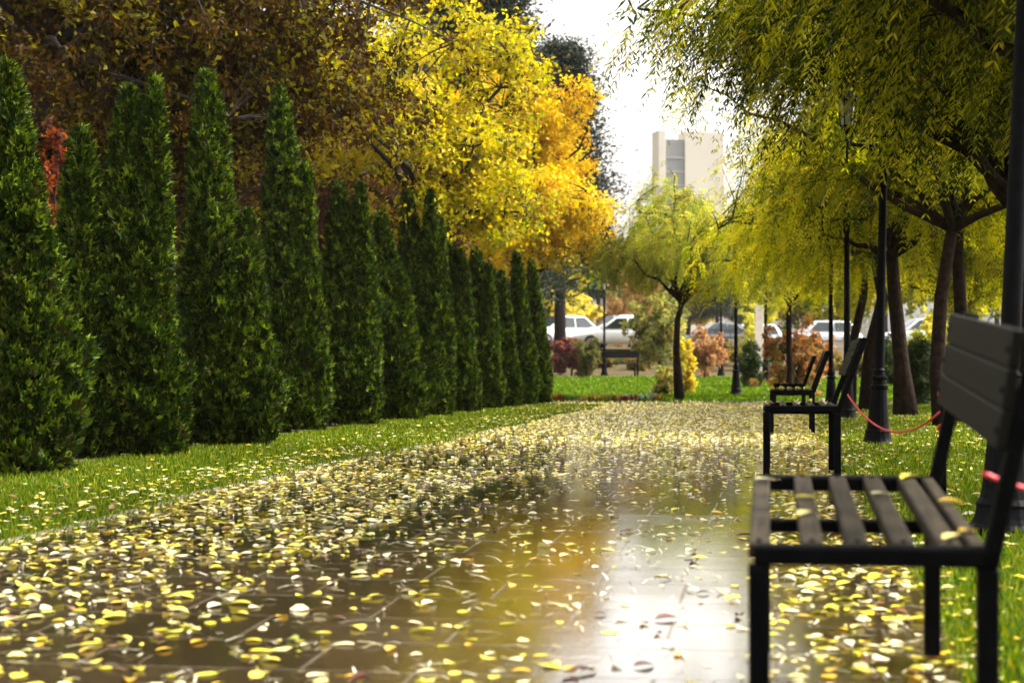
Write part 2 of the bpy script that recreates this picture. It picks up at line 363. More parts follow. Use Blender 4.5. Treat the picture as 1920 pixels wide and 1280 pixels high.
def broad_tree(name, label, cat, base, fork_h, r0, blobs, ncl, nlv, crad, ll, lw, colors, wts=None, group=None, nl=9, twig=.4, bark=None, fork_off=(0,0), droop=.3, shell=.45, mat=None, seed=1, loose=True):
    base = np.asarray(base, float)
    root = empty(name, base); tag(root, label, cat, group)
    bl = [((np.asarray(b[0], float)-base), np.asarray(b[1], float), *b[2:]) for b in blobs]
    if loose:
        m = max(6, ncl//6); S = blobs_pts(bl, m, shell); rb = np.mean([b[1] for b in bl], axis=0)
        C = S[RNG.integers(0, m, ncl)]+RNG.normal(0, .22, (ncl,3))*rb
    else: C = blobs_pts(bl, ncl, shell)
    fork = np.array([fork_off[0], fork_off[1], fork_h])
    mb = MB(); skeleton(mb, np.zeros(3), fork, r0, C, nl=nl, twig=twig, seed=seed)
    mb.build('trunk', bark or M_BARK, root, True)
    n = ncl*nlv; cc = np.repeat(C, nlv, 0)
    # leaves strung along short twiglets so a cluster reads as a spray
    tw = np.repeat(nrm(rdir(ncl)+np.array([0,0,-.2])), nlv, 0)
    off = tw*(RNG.uniform(-1,1,(n,1))*crad)+RNG.normal(0, crad*.38, (n,3))
    pos = cc+off
    ax = nrm(rdir(n)*.9+tw*.5+np.array([0,0,-droop])); nn = nrm(rdir(n)*.8+np.array([0,0,.6]))
    s_ = RNG.uniform(.65,1.25,n)
    # hue drifts per cluster
    ci = np.repeat(pal(colors, ncl, wts, .15), nlv, 0)
    mixk = (RNG.random((n,1)) < .55); cols = np.where(mixk, ci*(1+RNG.uniform(-.2,.2,(n,1))), pal(colors, n, wts))
    leaves_obj('crown', leaf_quads(pos, ax, nn, ll*1.12*s_, lw*1.12*s_), cols, mat or M_LEAF, root)
    return root
def frond_tree(name, label, cat, base, fork_h, r0, dome, ncl, nfr, colors, wts=None, group=None, frond=.30, lfl=.06, lfw=.016, npair=8, nl=10, trunk_pts=None, seed=1, zmin=None, bark=None):
    """umbrella tree with drooping compound leaves. dome = (centre, radii)"""
    base = np.asarray(base, float); root = empty(name, base); tag(root, label, cat, group)
    c, rad = np.asarray(dome[0], float)-base, np.asarray(dome[1], float)
    d = rdir(ncl*3); d = d[d[:,2] > -.35][:ncl]; ncl = len(d)
    ph = RNG.uniform(0, 6.28, 6); az = np.arctan2(d[:,1], d[:,0])
    lum = 1+.09*np.sin(3*az+ph[0])+.09*np.sin(5*az+ph[1]+4*d[:,2])+.10*np.sin(7*d[:,2]+2*az+ph[2])
    m = max(14, ncl//8); Sx = c+d[:m]*rad*(RNG.random((m,1))**.4)*lum[:m,None]; kx = RNG.integers(0, m, ncl)
    C = Sx[kx]+RNG.normal(0, .17, (ncl,3))*rad*np.array([1,1,.8]); tone = RNG.choice([.6,.85,1.1,1.3], m)[kx]
    mb = MB(); tp = None if trunk_pts is None else np.array(trunk_pts, float)-base
    skeleton(mb, np.zeros(3), np.array([0,0,fork_h]), r0, C, nl=nl, twig=.6, seed=seed, trunk_pts=tp)
    for k in range(0, ncl, 2):
        h = .45; o = d[k]*np.array([1,1,0])*.12
        mb.tube([C[k], C[k]+o*.6+np.array([0,0,-.15]), C[k]+o+np.array([0,0,-h])], [.006,.004,.002], 4, False)
    mb.build('trunk', bark or M_BARK, root, True)
    n = ncl*nfr
    st = np.repeat(C, nfr, 0)+np.array([0,0,-1.])*(RNG.random((n,1))**1.2*.45)+RNG.normal(0, .09, (n,3))
    outw = st-c; outw[:,2] *= .3; outw = nrm(outw)
    dr = nrm(outw*.75+RNG.normal(0,.45,(n,3))+np.array([0,0,-.25])); Lf = frond*RNG.uniform(.6,1.3,n); dp = RNG.uniform(.35,.9,n)
    ts = np.linspace(.12, 1., npair); Vs = []; cs = []
    cf = pal(colors, n, wts, .25)*np.repeat(tone, nfr)[:,None]
    for t in ts:
        pos = st+dr*(Lf*t)[:,None]+np.array([0,0,-1.])*(dp*Lf*t*t)[:,None]
        tg = nrm(dr+np.array([0,0,-2.])*(dp*t)[:,None]); sdv = nrm(np.cross(tg, np.array([0,0,1.]))+1e-4)
        for sg in (-1,1):
            ax = nrm(sdv*sg*.75+tg*.75+np.array([0,0,-.25])+RNG.normal(0,.15,(n,3)))
            nn = nrm(np.cross(sdv, tg)+RNG.normal(0,.35,(n,3)))
            k = lfl*(1.05-.45*abs(t-.45))*RNG.uniform(.75,1.2,n)
            Vs.append(leaf_quads(pos, ax, nn, k, lfw*RNG.uniform(.8,1.25,n))); cs.append(cf*(1+RNG.uniform(-.15,.15,(n,1))))
    leaves_obj('crown', np.vstack(Vs), np.vstack(cs), M_LEAF, root)
    return root
# ------------------------------------------------------------------ thuja hedge
def thuja(px, pybase, pxtop, pytop, wpx, label, nsp=9000, leaders=(), bulge=None, Zoff=.3):
    s = (pybase-690)/.72; Z = FPX/s
    b = ground(px, Z+Zoff); hgt = hz(pytop, Z+Zoff)-b[2]; tx = (pxtop-px)/FPX*(Z+Zoff); Rr = wpx/2/s
    root = empty('thuja', b); tag(root, label, 'thuja', 'thujas in the clipped row beside the path')
    ld = [(0., 0., tx, hgt, Rr)]+[(ox, oy, tx2, hgt*hf, Rr*rf) for ox, oy, tx2, hf, rf in leaders]
    ph = RNG.uniform(0, 6.28, 8); Vs = []; cs = []; core = MB(); tr = MB()
    tr.tube([(0,0,-.02),(0.01,0,.3),(tx*.5,0,hgt*.6)], [.05,.045,.015], 8); tr.build('trunk', M_BARKD, root, True)
    for li, (ox, oy, txx, hh, rr) in enumerate(ld):
        n = int(1.45*nsp*(hh*rr)/(hgt*Rr))
        def prof(t): return rr*np.minimum(1, .72+t*2.4)*np.clip(1-t, 0, 1)**.58*(1.08-.16*t)
        # area weighted height
        tt = RNG.random(n*3); keep = RNG.random(n*3) < (prof(tt)/rr*.93+.07); t = tt[keep][:n]; n = len(t)
        th = RNG.uniform(0, 2*math.pi, n)
        lump = 1+.14*np.sin(2*th+ph[0]+t*8)+.12*np.sin(4*th+ph[1]-t*15)*np.sin(t*19+ph[4])+.09*np.sin(3*th+ph[2]+t*29)+.13*np.sin(7*th+ph[3]+t*23)*np.sin(t*41+ph[5])
        if bulge is not None: lump += bulge[2]*np.exp(-((t-bulge[0])/.13)**2)*np.clip(np.cos(th-bulge[1]), 0, 1)
        rad = prof(t)*lump*(1-.30*RNG.random(n)**2)+.01
        ctr = np.stack([ox+txx*t, np.full(n, oy), t*hh+.03], 1); out = np.stack([np.cos(th), np.sin(th), np.zeros(n)], 1)
        pos = ctr+out*rad[:,None]
        tang = np.stack([-np.sin(th), np.cos(th), np.zeros(n)], 1)
        axm = nrm(out*.6+np.array([0,0,.75])+RNG.normal(0,.42,(n,3))); roll = RNG.normal(0,.8,(n,1)); nn = nrm(out*.5+tang*roll+RNG.normal(0,.3,(n,3)))
        sdv = nrm(np.cross(axm, nn)); c0 = pal(THU, n, [.28,.25,.22,.15,.10], .3)
        L0 = RNG.uniform(.038,.09,n)*(1.2 if nsp < 8000 else 1.)
        for a, k in ((0,1.),(.65,.75),(-.65,.75),(1.2,.5),(-1.2,.5)):
            ax = nrm(axm*math.cos(a)+sdv*math.sin(a)+RNG.normal(0,.1,(n,3)))
            Vs.append(leaf_quads(pos, ax, nn, L0*k, L0*.30, .12)); cs.append(c0*(1+RNG.uniform(-.2,.2,(n,1))))
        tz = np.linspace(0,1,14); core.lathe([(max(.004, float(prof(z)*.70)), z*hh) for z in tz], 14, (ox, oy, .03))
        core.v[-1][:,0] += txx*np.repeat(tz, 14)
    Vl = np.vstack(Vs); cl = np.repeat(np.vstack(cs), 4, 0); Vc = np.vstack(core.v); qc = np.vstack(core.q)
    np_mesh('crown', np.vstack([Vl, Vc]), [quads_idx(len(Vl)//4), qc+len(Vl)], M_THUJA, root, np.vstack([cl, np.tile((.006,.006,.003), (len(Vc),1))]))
thuja(40, 893, 8, 125, 215, 'first thuja of the row, partly cut off by the left edge of the photo', 11000, bulge=(.25,0,.3))
thuja(160, 866, 150, 250, 130, 'short slim thuja squeezed between the first two large ones', 7000, Zoff=.75)
thuja(258, 858, 240, 168, 172, 'tall twin tipped thuja standing right behind the first one of the row', 12000, leaders=[(.12,.0,.02,1.02,.55)], bulge=(.2,-.5,.15))
thuja(408, 838, 386, 138, 155, 'tallest narrow tipped thuja with a round bulge low on its path side', 11000, leaders=[(.27,.05,.0,.62,.72)], bulge=(.18,-.3,.2))
thuja(538, 811, 524, 168, 132, 'tall thuja whose tip stands before rust brown leaves, a lower shoulder on its right', 10000, leaders=[(.18,0,.02,.78,.7)])
thuja(652, 799, 634, 348, 112, 'thuja with two short tips, sixth large one of the row', 8500, leaders=[(.16,0,.0,1.0,.75)])
thuja(742, 789, 712, 405, 92, 'thuja with a low tip and its flank leaning out, between two double tipped thujas', 7500, leaders=[(.12,0,-.05,.72,.8)])
thuja(795, 781, 762, 362, 84, 'thuja with three thin tips close together in the middle of the row', 7500, leaders=[(.1,0,.0,1.0,.75),(.2,.1,0,.9,.7)])
thuja(848, 774, 816, 362, 80, 'thuja with one sharp tip in front of the yellow branches, its flank leaning right', 7000, leaders=[(.16,0,-.05,.75,.8)])
thuja(904, 768, 892, 468, 66, 'low broad thuja under the yellow leaves, fourth from the far end', 6000, leaders=[(.1,0,0,.9,.8)])
thuja(952, 764, 938, 512, 50, 'slimmest low thuja, third from the far end of the row', 5000)
thuja(984, 761, 968, 474, 50, 'pointed thuja next to last at the far end of the row', 5000)
thuja(1014, 758, 996, 490, 44, 'last thuja at the far end of the row, beside the open lawn', 5000)
# ------------------------------------------------------------------ benches
BD, BL, SH = .49, 1.25, .475
def make_bench(name, lean_up, lean_pl):
    root = empty(name, (0,0,0))
    for y in (.022, BL-.022):
        mb = MB(); mb.bar((.022,y,0),(.022,y,SH-.04), .042, .042); mb.build('leg', M_BLACK, root)
        mb = MB(); mb.bar((BD-.022,y,0),(BD-.022,y,SH-.041), .042, .042); mb.build('leg', M_BLACK, root)
    fr = MB()
    for y in (.022, BL-.022):
        fr.bar((.012,y,SH-.02),(BD,y,SH-.02), .042, .040, bev=.006)
    fr.bar((.04,BL*.52,SH-.052),(BD-.01,BL*.52,SH-.052), .035, .03)
    fr.bar((BD-.03,.044,SH-.03),(BD-.03,BL-.044,SH-.03), .03, .04)
    fr.build('seat_frame', M_BLACK, root)
    se = MB()
    for k, (c, wd) in enumerate(((.022,.042),(.128,.045),(.219,.045),(.309,.045),(.398,.045),(.452,.03))):
        se.box(c-wd/2, c+wd/2, .0435, BL-.0435, SH-.034, SH-.001+(.002 if k else .0), .004)
    seo = se.build('seat', M_WOOD, root)
    for c in (.022,.128,.219,.309,.398):
        for y in (.062, BL-.062):
            bb_ = MB(); bb_.tube([(c,y,SH-.002),(c,y,SH+.0055)], [.007,.005], 8); bb_.build('bolt', M_IRON, seo)
    hb = .43; tu = math.tan(lean_up); tp = math.tan(lean_pl)
    for y in (.022, BL-.022):
        mb = MB(); mb.bar((BD-.02,y,SH-.0385),(BD-.02+tu*hb,y,SH+hb), .042, .034, up=(1,0,0)); mb.build('back_support', M_BLACK, root)
    bk = MB(); x0 = BD-.045+tu*.215
    for k in range(3):
        za, zb = .192+k*.080, .192+k*.080+.0775; ca, cb = x0+(za-.215)*tp, x0+(zb-.215)*tp
        bk.bar((ca,BL/2,SH+za),(cb,BL/2,SH+zb), BL-.004, .022, up=(1,0,0), bev=.004)
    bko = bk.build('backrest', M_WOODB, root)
    for k in range(3):
        za = .192+k*.080+.038; ca = x0+(za-.215)*tp
        for y in (.03, BL-.03):
            bb_ = MB(); bb_.tube([(ca-.010,y,SH+za),(ca-.0165,y,SH+za)], [.008,.006], 8); bb_.build('bolt', M_IRON, bko)
    return root
def copy_tree(o, parent=None):
    c = o.copy(); COL.objects.link(c)
    if parent is not None: c.parent = parent
    for ch in list(o.children): copy_tree(ch, c)
    return c
GB = 'black metal benches along the path'
b1 = make_bench('park_bench', R_(13), R_(8))
tag(b1, 'nearest bench, black steel frame with dark wet wooden slats and three plank back', 'bench', GB)
pn, pf = P(1402, 1022, 3.51), P(1413, 892, 4.70)
dd = pf-pn; b1.rotation_euler = (math.atan2(dd[2], math.hypot(dd[0], dd[1])), 0, -math.atan2(dd[0], dd[1]))
b1.location = Vector(pn)-b1.rotation_euler.to_matrix() @ Vector((0,0,SH))
b2 = make_bench('park_bench', R_(22), R_(22))
tag(b2, 'second bench from the camera, plain black end frame, red rope tied behind it', 'bench', GB)
b3 = copy_tree(b2); b4 = copy_tree(b2)
b3['label'] = 'third bench, seen over the seat of the second, leaves lying on its slats'
b4['label'] = 'farthest bench of the row, only its tilted back showing before the orange shrub'
for o, px, Z in ((b2,1430,11.2),(b3,1443,19.3),(b4,1450,27.2)):
    g = ground(px, Z); o.location = (g[0], g[1], g[2]+.006); o.rotation_euler = (0,0,0)
b5 = copy_tree(b2); b5['label'] = 'small black bench on the far footpath below the white cars, seen from behind'; b5['group'] = GB
g = ground(1192, 63.6); b5.location = (g[0], g[1], g[2]+.012); b5.rotation_euler = (0,0,R_(82)); b5.scale = (1,1.6,1)
# ------------------------------------------------------------------ lamps
def make_lamp(double=True):
    root = empty('street_lamp', (0,0,0))
    mb = MB(); mb.lathe([(0,0),(.155,0),(.155,.03),(.135,.05),(.125,.075),(.118,.12),(.122,.135),(.105,.16),(.098,.2),(.075,.52),(.088,.535),(.088,.56),(.068,.57),(.066,.61),(.080,.625),(.080,.645),(.055,.655),(.05,.69),(.058,.70),(.042,.72),(.04,.74)], 16)
    mb.build('pedestal', M_IRON, root, False)
    mb = MB(); mb.lathe([(.047,.735),(.041,1.6),(.036,2.45),(.042,2.47),(.046,2.52),(.036,2.56),(.048,2.62),(.048,2.9),(.035,2.93),(.022,2.98),(.018,3.1),(.0,3.13)], 14)
    mb.build('pole', M_IRON, root, True)
    def lantern(x, z):
        lb = MB(); lb.lathe([(.0,z-.08),(.012,z-.08),(.014,z-.02),(.035,z),(.062,z+.02),(.066,z+.035),(.0,z+.036)], 6, (x,0,0))
        for k in range(6):
            a = k*math.pi/3; lb.bar((x+.06*math.cos(a),.06*math.sin(a),z+.03),(x+.082*math.cos(a),.082*math.sin(a),z+.26), .01, .01, bev=.002)
        lo = lb.build('lantern', M_IRON, root)
        mb = MB(); mb.lathe([(.0,z+.038),(.054,z+.038),(.075,z+.258),(.0,z+.258)], 6, (x,0,0)); mb.build('glass', M_LAMPG, lo)
        mb = MB(); mb.lathe([(0,z+.26),(.105,z+.262),(.10,z+.28),(.06,z+.33),(.03,z+.36),(.018,z+.40),(.022,z+.42),(.0,z+.45)], 6, (x,0,0)); mb.build('lantern_cap', M_IRON, lo)
    if double:
        for sg in (-1,1):
            mb = MB(); mb.tube([(sg*.04,0,2.80),(sg*.15,0,2.79),(sg*.30,0,2.80),(sg*.34,0,2.82),(sg*.35,0,2.86)], .018, 8)
            a = np.linspace(.3, 5.2, 16); rr = np.linspace(.075, .025, 16)
            mb.tube(np.stack([sg*(.15+rr*np.cos(a)), 0*a, 2.71+rr*np.sin(a)], 1), .011, 6)
            mb.tube([(sg*.34,0,2.82),(sg*.345,0,2.7),(sg*.335,0,2.62)], [.01,.012,.006], 6)
            mb.build('arm', M_IRON, root, True); lantern(sg*.35, 2.94)
    else: lantern(0, 3.16)
    return root
GL = 'black lamp posts on the lawn'
l2 = make_lamp(True); tag(l2, 'double armed black lamp post standing in the grass behind the second bench', 'lamp post', GL)
def put(o, px, Z, rz=0, sc_=1.):
    g = ground(px, Z); o.location = g; o.rotation_euler = (0,0,rz); o.scale = (sc_,)*3
put(l2, 1645, 16.4, .12); l2.rotation_euler = (0, R_(1.4), .12)
for px, Z, rz, lab in ((1878, 7.75, .1, 'nearest black lamp post, right behind the back of the nearest bench'),
                   (1588, 24.5, .2, 'right one of two close black lamp poles beside the second bench back'),
                   (1558, 32.5, .15, 'left one of two close black lamp poles beside the second bench back')):
    o = copy_tree(l2); o['label'] = lab; put(o, px, Z, rz)
    if px == 1878: o.rotation_euler = (0, R_(2.6), rz)
l5 = make_lamp(False); tag(l5, 'single lantern lamp post with flared base on the lawn left of the small conifer', 'lamp post', GL); put(l5, 1380, 46., 0, 1.15)
for px, Z, lab, k in ((1133, 64.8, 'black lamp post in front of the white pickup', 1.0), (1352, 62.5, 'lamp post with a pale lantern behind the single lamp of the lawn', 1.05), (1436, 56, 'thin black lamp post left of the orange shrub', 1.2)):
    o = copy_tree(l5); o['label'] = lab; put(o, px, Z, .4, k)
# ------------------------------------------------------------------ red rope and stake
def sag(a, b, d, n=18):
    t = np.linspace(0,1,n)[:,None]; p = np.asarray(a)*(1-t)+np.asarray(b)*t; p[:,2] -= (4*d*t*(1-t))[:,0]; return p
mb = MB(); A = P(1588, 738, 11.3); B = P(1762, 772, 9.4)
mb.tube(sag(A, B, .17), .006, 8); tag(mb.build('rope', M_RED, None, True), 'thin red rope sagging in front of the lamp post pedestal', 'rope')
st = empty('barrier_stake', ground(1768, 9.3)); tag(st, 'thin black stake with a red cap behind the nearest bench back', 'stake')
zt = hz(735, 9.3)-st.location[2]
mb = MB(); mb.lathe([(0,-.02),(.016,-.02),(.016,zt-.02),(0,zt-.018)], 10); mb.build('pole', M_BLACK, st, True)
mb = MB(); mb.lathe([(0,zt-.022),(.028,zt-.022),(.032,zt-.01),(.028,zt+.008),(.012,zt+.016),(0,zt+.017)], 12); mb.build('cap', M_RED, st, True)
mb = MB(); mb.tube(np.array([(.02*math.cos(a), .02*math.sin(a), zt-.30+.012*a) for a in np.linspace(0, 12, 40)]), .012, 6); mb.build('knot', M_RED, st, True)
mb = MB(); A = P(1846, 888, 3.62); B = P(2100, 930, 3.9)
mb.tube(np.vstack([sag(A, B, .02)]), .0055, 8); tag(mb.build('rope', M_RED, None, True), 'red rope end tied round the rear upright of the nearest bench', 'rope')
# ------------------------------------------------------------------ trees on the right of the path
GR = 'drooping leaf trees along the right of the path'
def rt(px, Z, lab, ncl, nfr, cols, top, Rc, hb, fork, r0=.085, wts=None, frond=.3, lfl=.062, tp=None, seed=1, npair=7):
    g = ground(px, Z); c = g+np.array([0,0,hb+(top-hb)*.30])
    trunk = None
    if tp: trunk = [ground(px, Z)*0+P(a, b, Z) for a, b in tp]; trunk[0] = g-np.array([0,0,.02])
    return frond_tree('drooping_tree', lab, 'tree', g, fork, r0, (c, (Rc, Rc, (top-hb)*.70)), ncl, nfr, cols, wts, GR, frond, lfl*1.5, .017, npair, 10, trunk, seed)
rt(2170, 10., 'overhanging tree whose dark drooping fronds fill the top right corner', 720, 22, OLI, 5.5, 2.05, 2.95, 2.1, .1, seed=3)
rt(1932, 14.5, 'tree with dark trunk at the right edge of the photo behind the nearest lamp post', 620, 20, OLI, 5.5, 2.3, 2.9, 2.0, .1, seed=4, tp=[(1932,900),(1925,700),(1915,520),(1905,380)])
rt(1772, 21., 'tree with a slim leaning trunk between the lamp post and the nearest bench back', 340, 15, OLY, 5.4, 2.2, 3.0, 2.3, .10, seed=5, tp=[(1760,800),(1756,700),(1764,560),(1785,430)])
rt(1812, 23., 'tree with a straight fanning trunk rising above the nearest bench back', 240, 14, OLY, 5.4, 2.0, 3.0, 2.4, .10, seed=15, tp=[(1806,780),(1803,620),(1797,500),(1795,410)])
rt(1698, 26., 'tree with a thick red brown trunk right of the double armed lamp post', 360, 15, OLY, 5.5, 2.2, 2.85, 2.2, .13, seed=6, tp=[(1698,785),(1690,680),(1678,560),(1672,480)])
rt(1628, 29.5, 'tree whose trunk stands between the second bench and the double armed lamp post', 380, 15, LIM, 5.6, 2.4, 2.7, 2.1, .12, seed=7, tp=[(1622,768),(1632,650),(1655,560),(1640,480)], wts=[.3,.3,.2,.2])
rt(1590, 34., 'slender tree behind the pair of lamp posts with yellow green fronds', 360, 15, LIM, 5.4, 2.4, 2.6, 2.1, .10, seed=8, tp=[(1592,755),(1600,640),(1618,560),(1625,500)])
rt(1274, 39.3, 'lone umbrella shaped tree with slim dark trunk at the end of the path', 280, 12, [(.36,.36,.03),(.24,.28,.03),(.48,.42,.05),(.16,.2,.03)], 4.95, 1.75, 2.8, 2.2, .085, seed=9, lfl=.075, tp=[(1268,752),(1268,660),(1270,600),(1278,570)])
rt(1480, 43., 'yellow green tree beyond the benches, its crown above the orange shrub', 330, 20, LIM, 5.3, 2.0, 2.9, 2.3, .09, seed=10, lfl=.075)
rt(1800, 37., 'yellow green tree deep on the right lawn behind the trunks', 330, 18, LIM, 5.6, 2.6, 2.2, 2.0, .09, seed=11, lfl=.08)
rt(1920, 30., 'yellow green tree behind the right edge of the photo', 330, 18, OLY, 5.6, 2.6, 2.0, 2.0, .09, seed=12, lfl=.08)
# ------------------------------------------------------------------ trees on the left
def bl(px, py, Z, rx, ry, rz, *w): return (P(px, py, Z), (rx, ry, rz), *w)
broad_tree('brown_tree', 'large dark brown leaved tree whose trunk stands behind the first thujas', 'tree', ground(72, 21), 4.6, .11,
    [bl(60,60,21,2.,1.6,1.5), bl(330,60,21.5,2.2,1.6,1.7), bl(560,80,22.5,1.7,1.5,1.5), bl(250,330,22,2.,1.2,1.3)], 700, 70, .24, .085, .05, BRO, BRW, group='trees behind the thuja row', nl=14, twig=.7, seed=21, bark=M_BARKD)
broad_tree('brown_tree', 'dark olive brown tree filling the gaps behind the tall thujas', 'tree', ground(360, 29), 3.2, .10,
    [bl(200,250,29,3.5,1.5,2.6), bl(480,180,29,3.,1.5,3.), bl(60,120,30,2.5,1.5,2.8), bl(620,120,30,2.2,1.5,2.6)], 620, 60, .3, .10, .06, BRO, BRW, group='trees behind the thuja row', nl=14, twig=.6, seed=22, bark=M_BARKD)
broad_tree('rust_tree', 'low rust brown tree glowing behind the shorter thujas', 'tree', ground(640, 33), 1.6, .12,
    [bl(640,400,33,2.4,1.2,1.7), bl(760,440,34,1.6,1.2,1.4), bl(480,420,33,1.6,1.2,1.6), bl(720,280,35,1.5,1.2,1.6)], 420, 60, .28, .09, .05, RUS, group='trees behind the thuja row', nl=12, twig=.5, seed=23)
broad_tree('maple_shrub', 'red leaved shrub showing between the first thujas', 'shrub', ground(95, 19), .8, .05,
    [bl(92,310,19,.22,.3,.5), bl(100,420,19,.3,.3,.5)], 60, 26, .12, .07, .05, [(.13,.025,.010),(.09,.02,.010),(.3,.08,.02),(.07,.025,.012)], seed=24)
broad_tree('yellow_tree', 'large lemon yellow tree leaning over the middle of the thuja row', 'tree', ground(800, 27.5), 3., .10,
    [bl(720,210,27,1.6,1.2,1.2,3), bl(650,100,26.5,1.3,.8,.8,1.6), bl(800,400,27,.8,.6,.3,.7), bl(560,150,25.5,1.0,.6,.9,.55), bl(470,40,25,1.0,.6,.6,.35), bl(940,400,28,.8,.6,.6,1.), bl(880,330,27.5,.9,.8,.8,1.7), bl(840,90,27.5,1.2,1.,1.,2), bl(600,270,26.5,.7,.6,.5,.5), bl(980,110,28,.8,.8,.8,.8), bl(700,330,27,.8,.7,.4,.6), bl(930,230,28,.8,.7,.9,1.)], 760, 27, .21, .085, .052, YEL+LIM[:2]+[(.10,.07,.01)], [.22,.2,.14,.14,.12,.09,.09], group='yellow trees behind the thuja row', nl=14, twig=.8, seed=25, bark=M_BARKD)
broad_tree('yellow_tree', 'golden yellow tree with forked trunk above the end of the thuja row', 'tree', ground(1005, 41), 2.9, .09,
    [bl(1000,390,40,1.5,1.2,1.0,3), bl(900,330,40.5,1.2,1.,1.3,2), bl(1080,400,40,.75,.8,.8,1.2), bl(880,440,40,.8,.7,.5,.8), bl(1040,460,40,1.0,.8,.5,1.), bl(950,480,40,.9,.8,.45,.9)], 480, 42, .22, .085, .055, [(.64,.44,.02),(.60,.38,.02),(.68,.54,.08),(.40,.33,.02)], group='yellow trees behind the thuja row', nl=14, twig=.9, seed=26)
broad_tree('orange_tree', 'orange gold tree top standing against the dark conifer', 'tree', ground(985, 47), 3.4, .13,
    [bl(1030,240,47,1.0,1.0,1.3,2), bl(980,290,47,1.1,1.,1.1,1.5), bl(1075,210,47,.55,.6,.8,.5), bl(900,240,48,1.4,1.,1.4,1.4), bl(960,170,46,1.0,.8,.8,.9), bl(1060,320,47,.9,.9,.9,1.2)], 440, 42, .22, .10, .06, ORA, group='yellow trees behind the thuja row', nl=10, twig=.6, seed=27)
def conifer(name, label, px, Z, top, rpx, ybot, ncl=900, cols=DKG, group='dark conifers beyond the path', nl=64, pw=.8, seed=1):
    g = ground(px, Z); h = hz(top, Z)-g[2]; Rr = rpx/FPX*Z; zb = max(.3, hz(ybot, Z)-g[2])
    root = empty(name, g); tag(root, label, 'conifer', group)
    mb = MB(); mb.tube([(0,0,-.1),(0,0,h*.5),(0,0,h*.97)], [.035*h**.8,.022*h**.8,.01], 8)
    t = RNG.random(ncl)**1.25; th = RNG.uniform(0, 6.283, ncl); tier = .78+.30*np.sin(t*h*3.1+2*np.sin(th))+.22*np.sin(3*th+t*19)
    rr = Rr*np.clip(1-t, .02, 1)**pw*tier*RNG.uniform(.45,1.08,ncl); zz = zb+(h-zb)*t
    C = np.stack([rr*np.cos(th), rr*np.sin(th), zz-.12*rr], 1)
    for k in range(0, ncl, 9): mb.tube([(0,0,zz[k]+.1*rr[k]), C[k]*np.array([.6,.6,1])+np.array([0,0,.06*rr[k]]), C[k]], [.012*h**.6,.008*h**.5,.004], 4, False)
    mb.build('trunk', M_BARKD, root, True)
    n = ncl*nl; cc = np.repeat(C, nl, 0); out = nrm(np.repeat(C*np.array([1,1,0]), nl, 0)+1e-3); k = .021*h**.75
    pos = cc+RNG.normal(0, 1, (n,3))*np.array([1,1,.5])*k*3.6; ax = nrm(out*.9+RNG.normal(0,.6,(n,3))+np.array([0,0,.25]))
    leaves_obj('crown', leaf_quads(pos, ax, nrm(rdir(n)+np.array([0,0,.8])), k*RNG.uniform(.9,1.9,n), k*.45), pal(cols, n, None, .25), M_NEEDLE, root)
conifer('pine_tree', 'tall dark pine reaching out of the top of the photo beside the sky gap', 900, 62, -260, 100, 520, 1500, pw=.7)
conifer('pine_tree', 'dark conifer behind the orange tree, its ragged flank against white sky', 1050, 70, 90, 92, 480, 1000, pw=.55)
conifer('pine_tree', 'dark pine behind the yellow tree at the top of the photo', 850, 66, -220, 170, 520, 1200, pw=.7)
# ------------------------------------------------------------------ shrubs on the far lawn
def shrub(name, label, px, Z, ytop, rpx, cols, ncl=110, nlv=40, group=None, ll=.08, lw=.05, fork=.25, flat=1., seed=1, mat=None, wts=None):
    g = ground(px, Z); h = hz(ytop, Z)-g[2]; r = rpx/FPX*Z
    return broad_tree(name, label, 'shrub', g, fork*h, .03+.01*h, [(g+np.array([0,0,h*.55]), (r, r, h*.48))], ncl, nlv, .13*max(r,.6), ll, lw, cols, wts, group, 8, .6, M_BARKD, seed=seed, shell=.4, mat=mat)
shrub('orange_shrub', 'rounded orange brown shrub seen over the seat of the second bench', 1492, 44, 608, 52, [(.42,.17,.06),(.36,.24,.06),(.5,.25,.12),(.25,.2,.05)], 190, 44, seed=31)
shrub('red_shrub', 'dark purple red shrub left of the black lamp post', 1072, 67, 628, 42, [(.16,.045,.05),(.24,.06,.05),(.10,.04,.04),(.2,.12,.05)], 130, 40, ll=.12, lw=.08, seed=32)
shrub('round_shrub', 'round green brown shrub at the edge of the far lawn', 1100, 61.5, 648, 26, [(.12,.13,.03),(.08,.10,.03),(.2,.15,.05)], 120, 40, ll=.10, lw=.05, seed=33)
shrub('leafy_shrub', 'tall loose yellow green shrub covering the back of the white pickup', 1236, 66, 560, 55, [(.30,.30,.06),(.2,.22,.05),(.40,.34,.10),(.12,.14,.04)], 220, 36, ll=.14, lw=.08, seed=34)
shrub('yellow_shrub', 'small yellow shrub right beside the trunk of the lone tree', 1284, 48, 640, 17, [(.62,.45,.04),(.55,.42,.05),(.4,.4,.06)], 90, 30, ll=.09, lw=.05, seed=35)
shrub('yellow_shrub', 'low yellow and green bush left of the trunk of the lone tree', 1246, 45, 690, 20, [(.55,.46,.10),(.3,.36,.06),(.6,.5,.2),(.14,.18,.05)], 80, 30, ll=.09, lw=.05, seed=36)
shrub('twiggy_shrub', 'thin rust coloured shrub between the lone tree and the lamp post', 1322, 60, 618, 34, [(.36,.16,.07),(.42,.24,.09),(.5,.3,.14),(.25,.12,.06)], 130, 26, ll=.10, lw=.05, seed=37)
shrub('small_conifer', 'small dark green conical conifer right of the single lamp of the lawn', 1408, 52, 650, 22, GRN, 130, 44, ll=.09, lw=.03, seed=38, mat=M_NEEDLE)
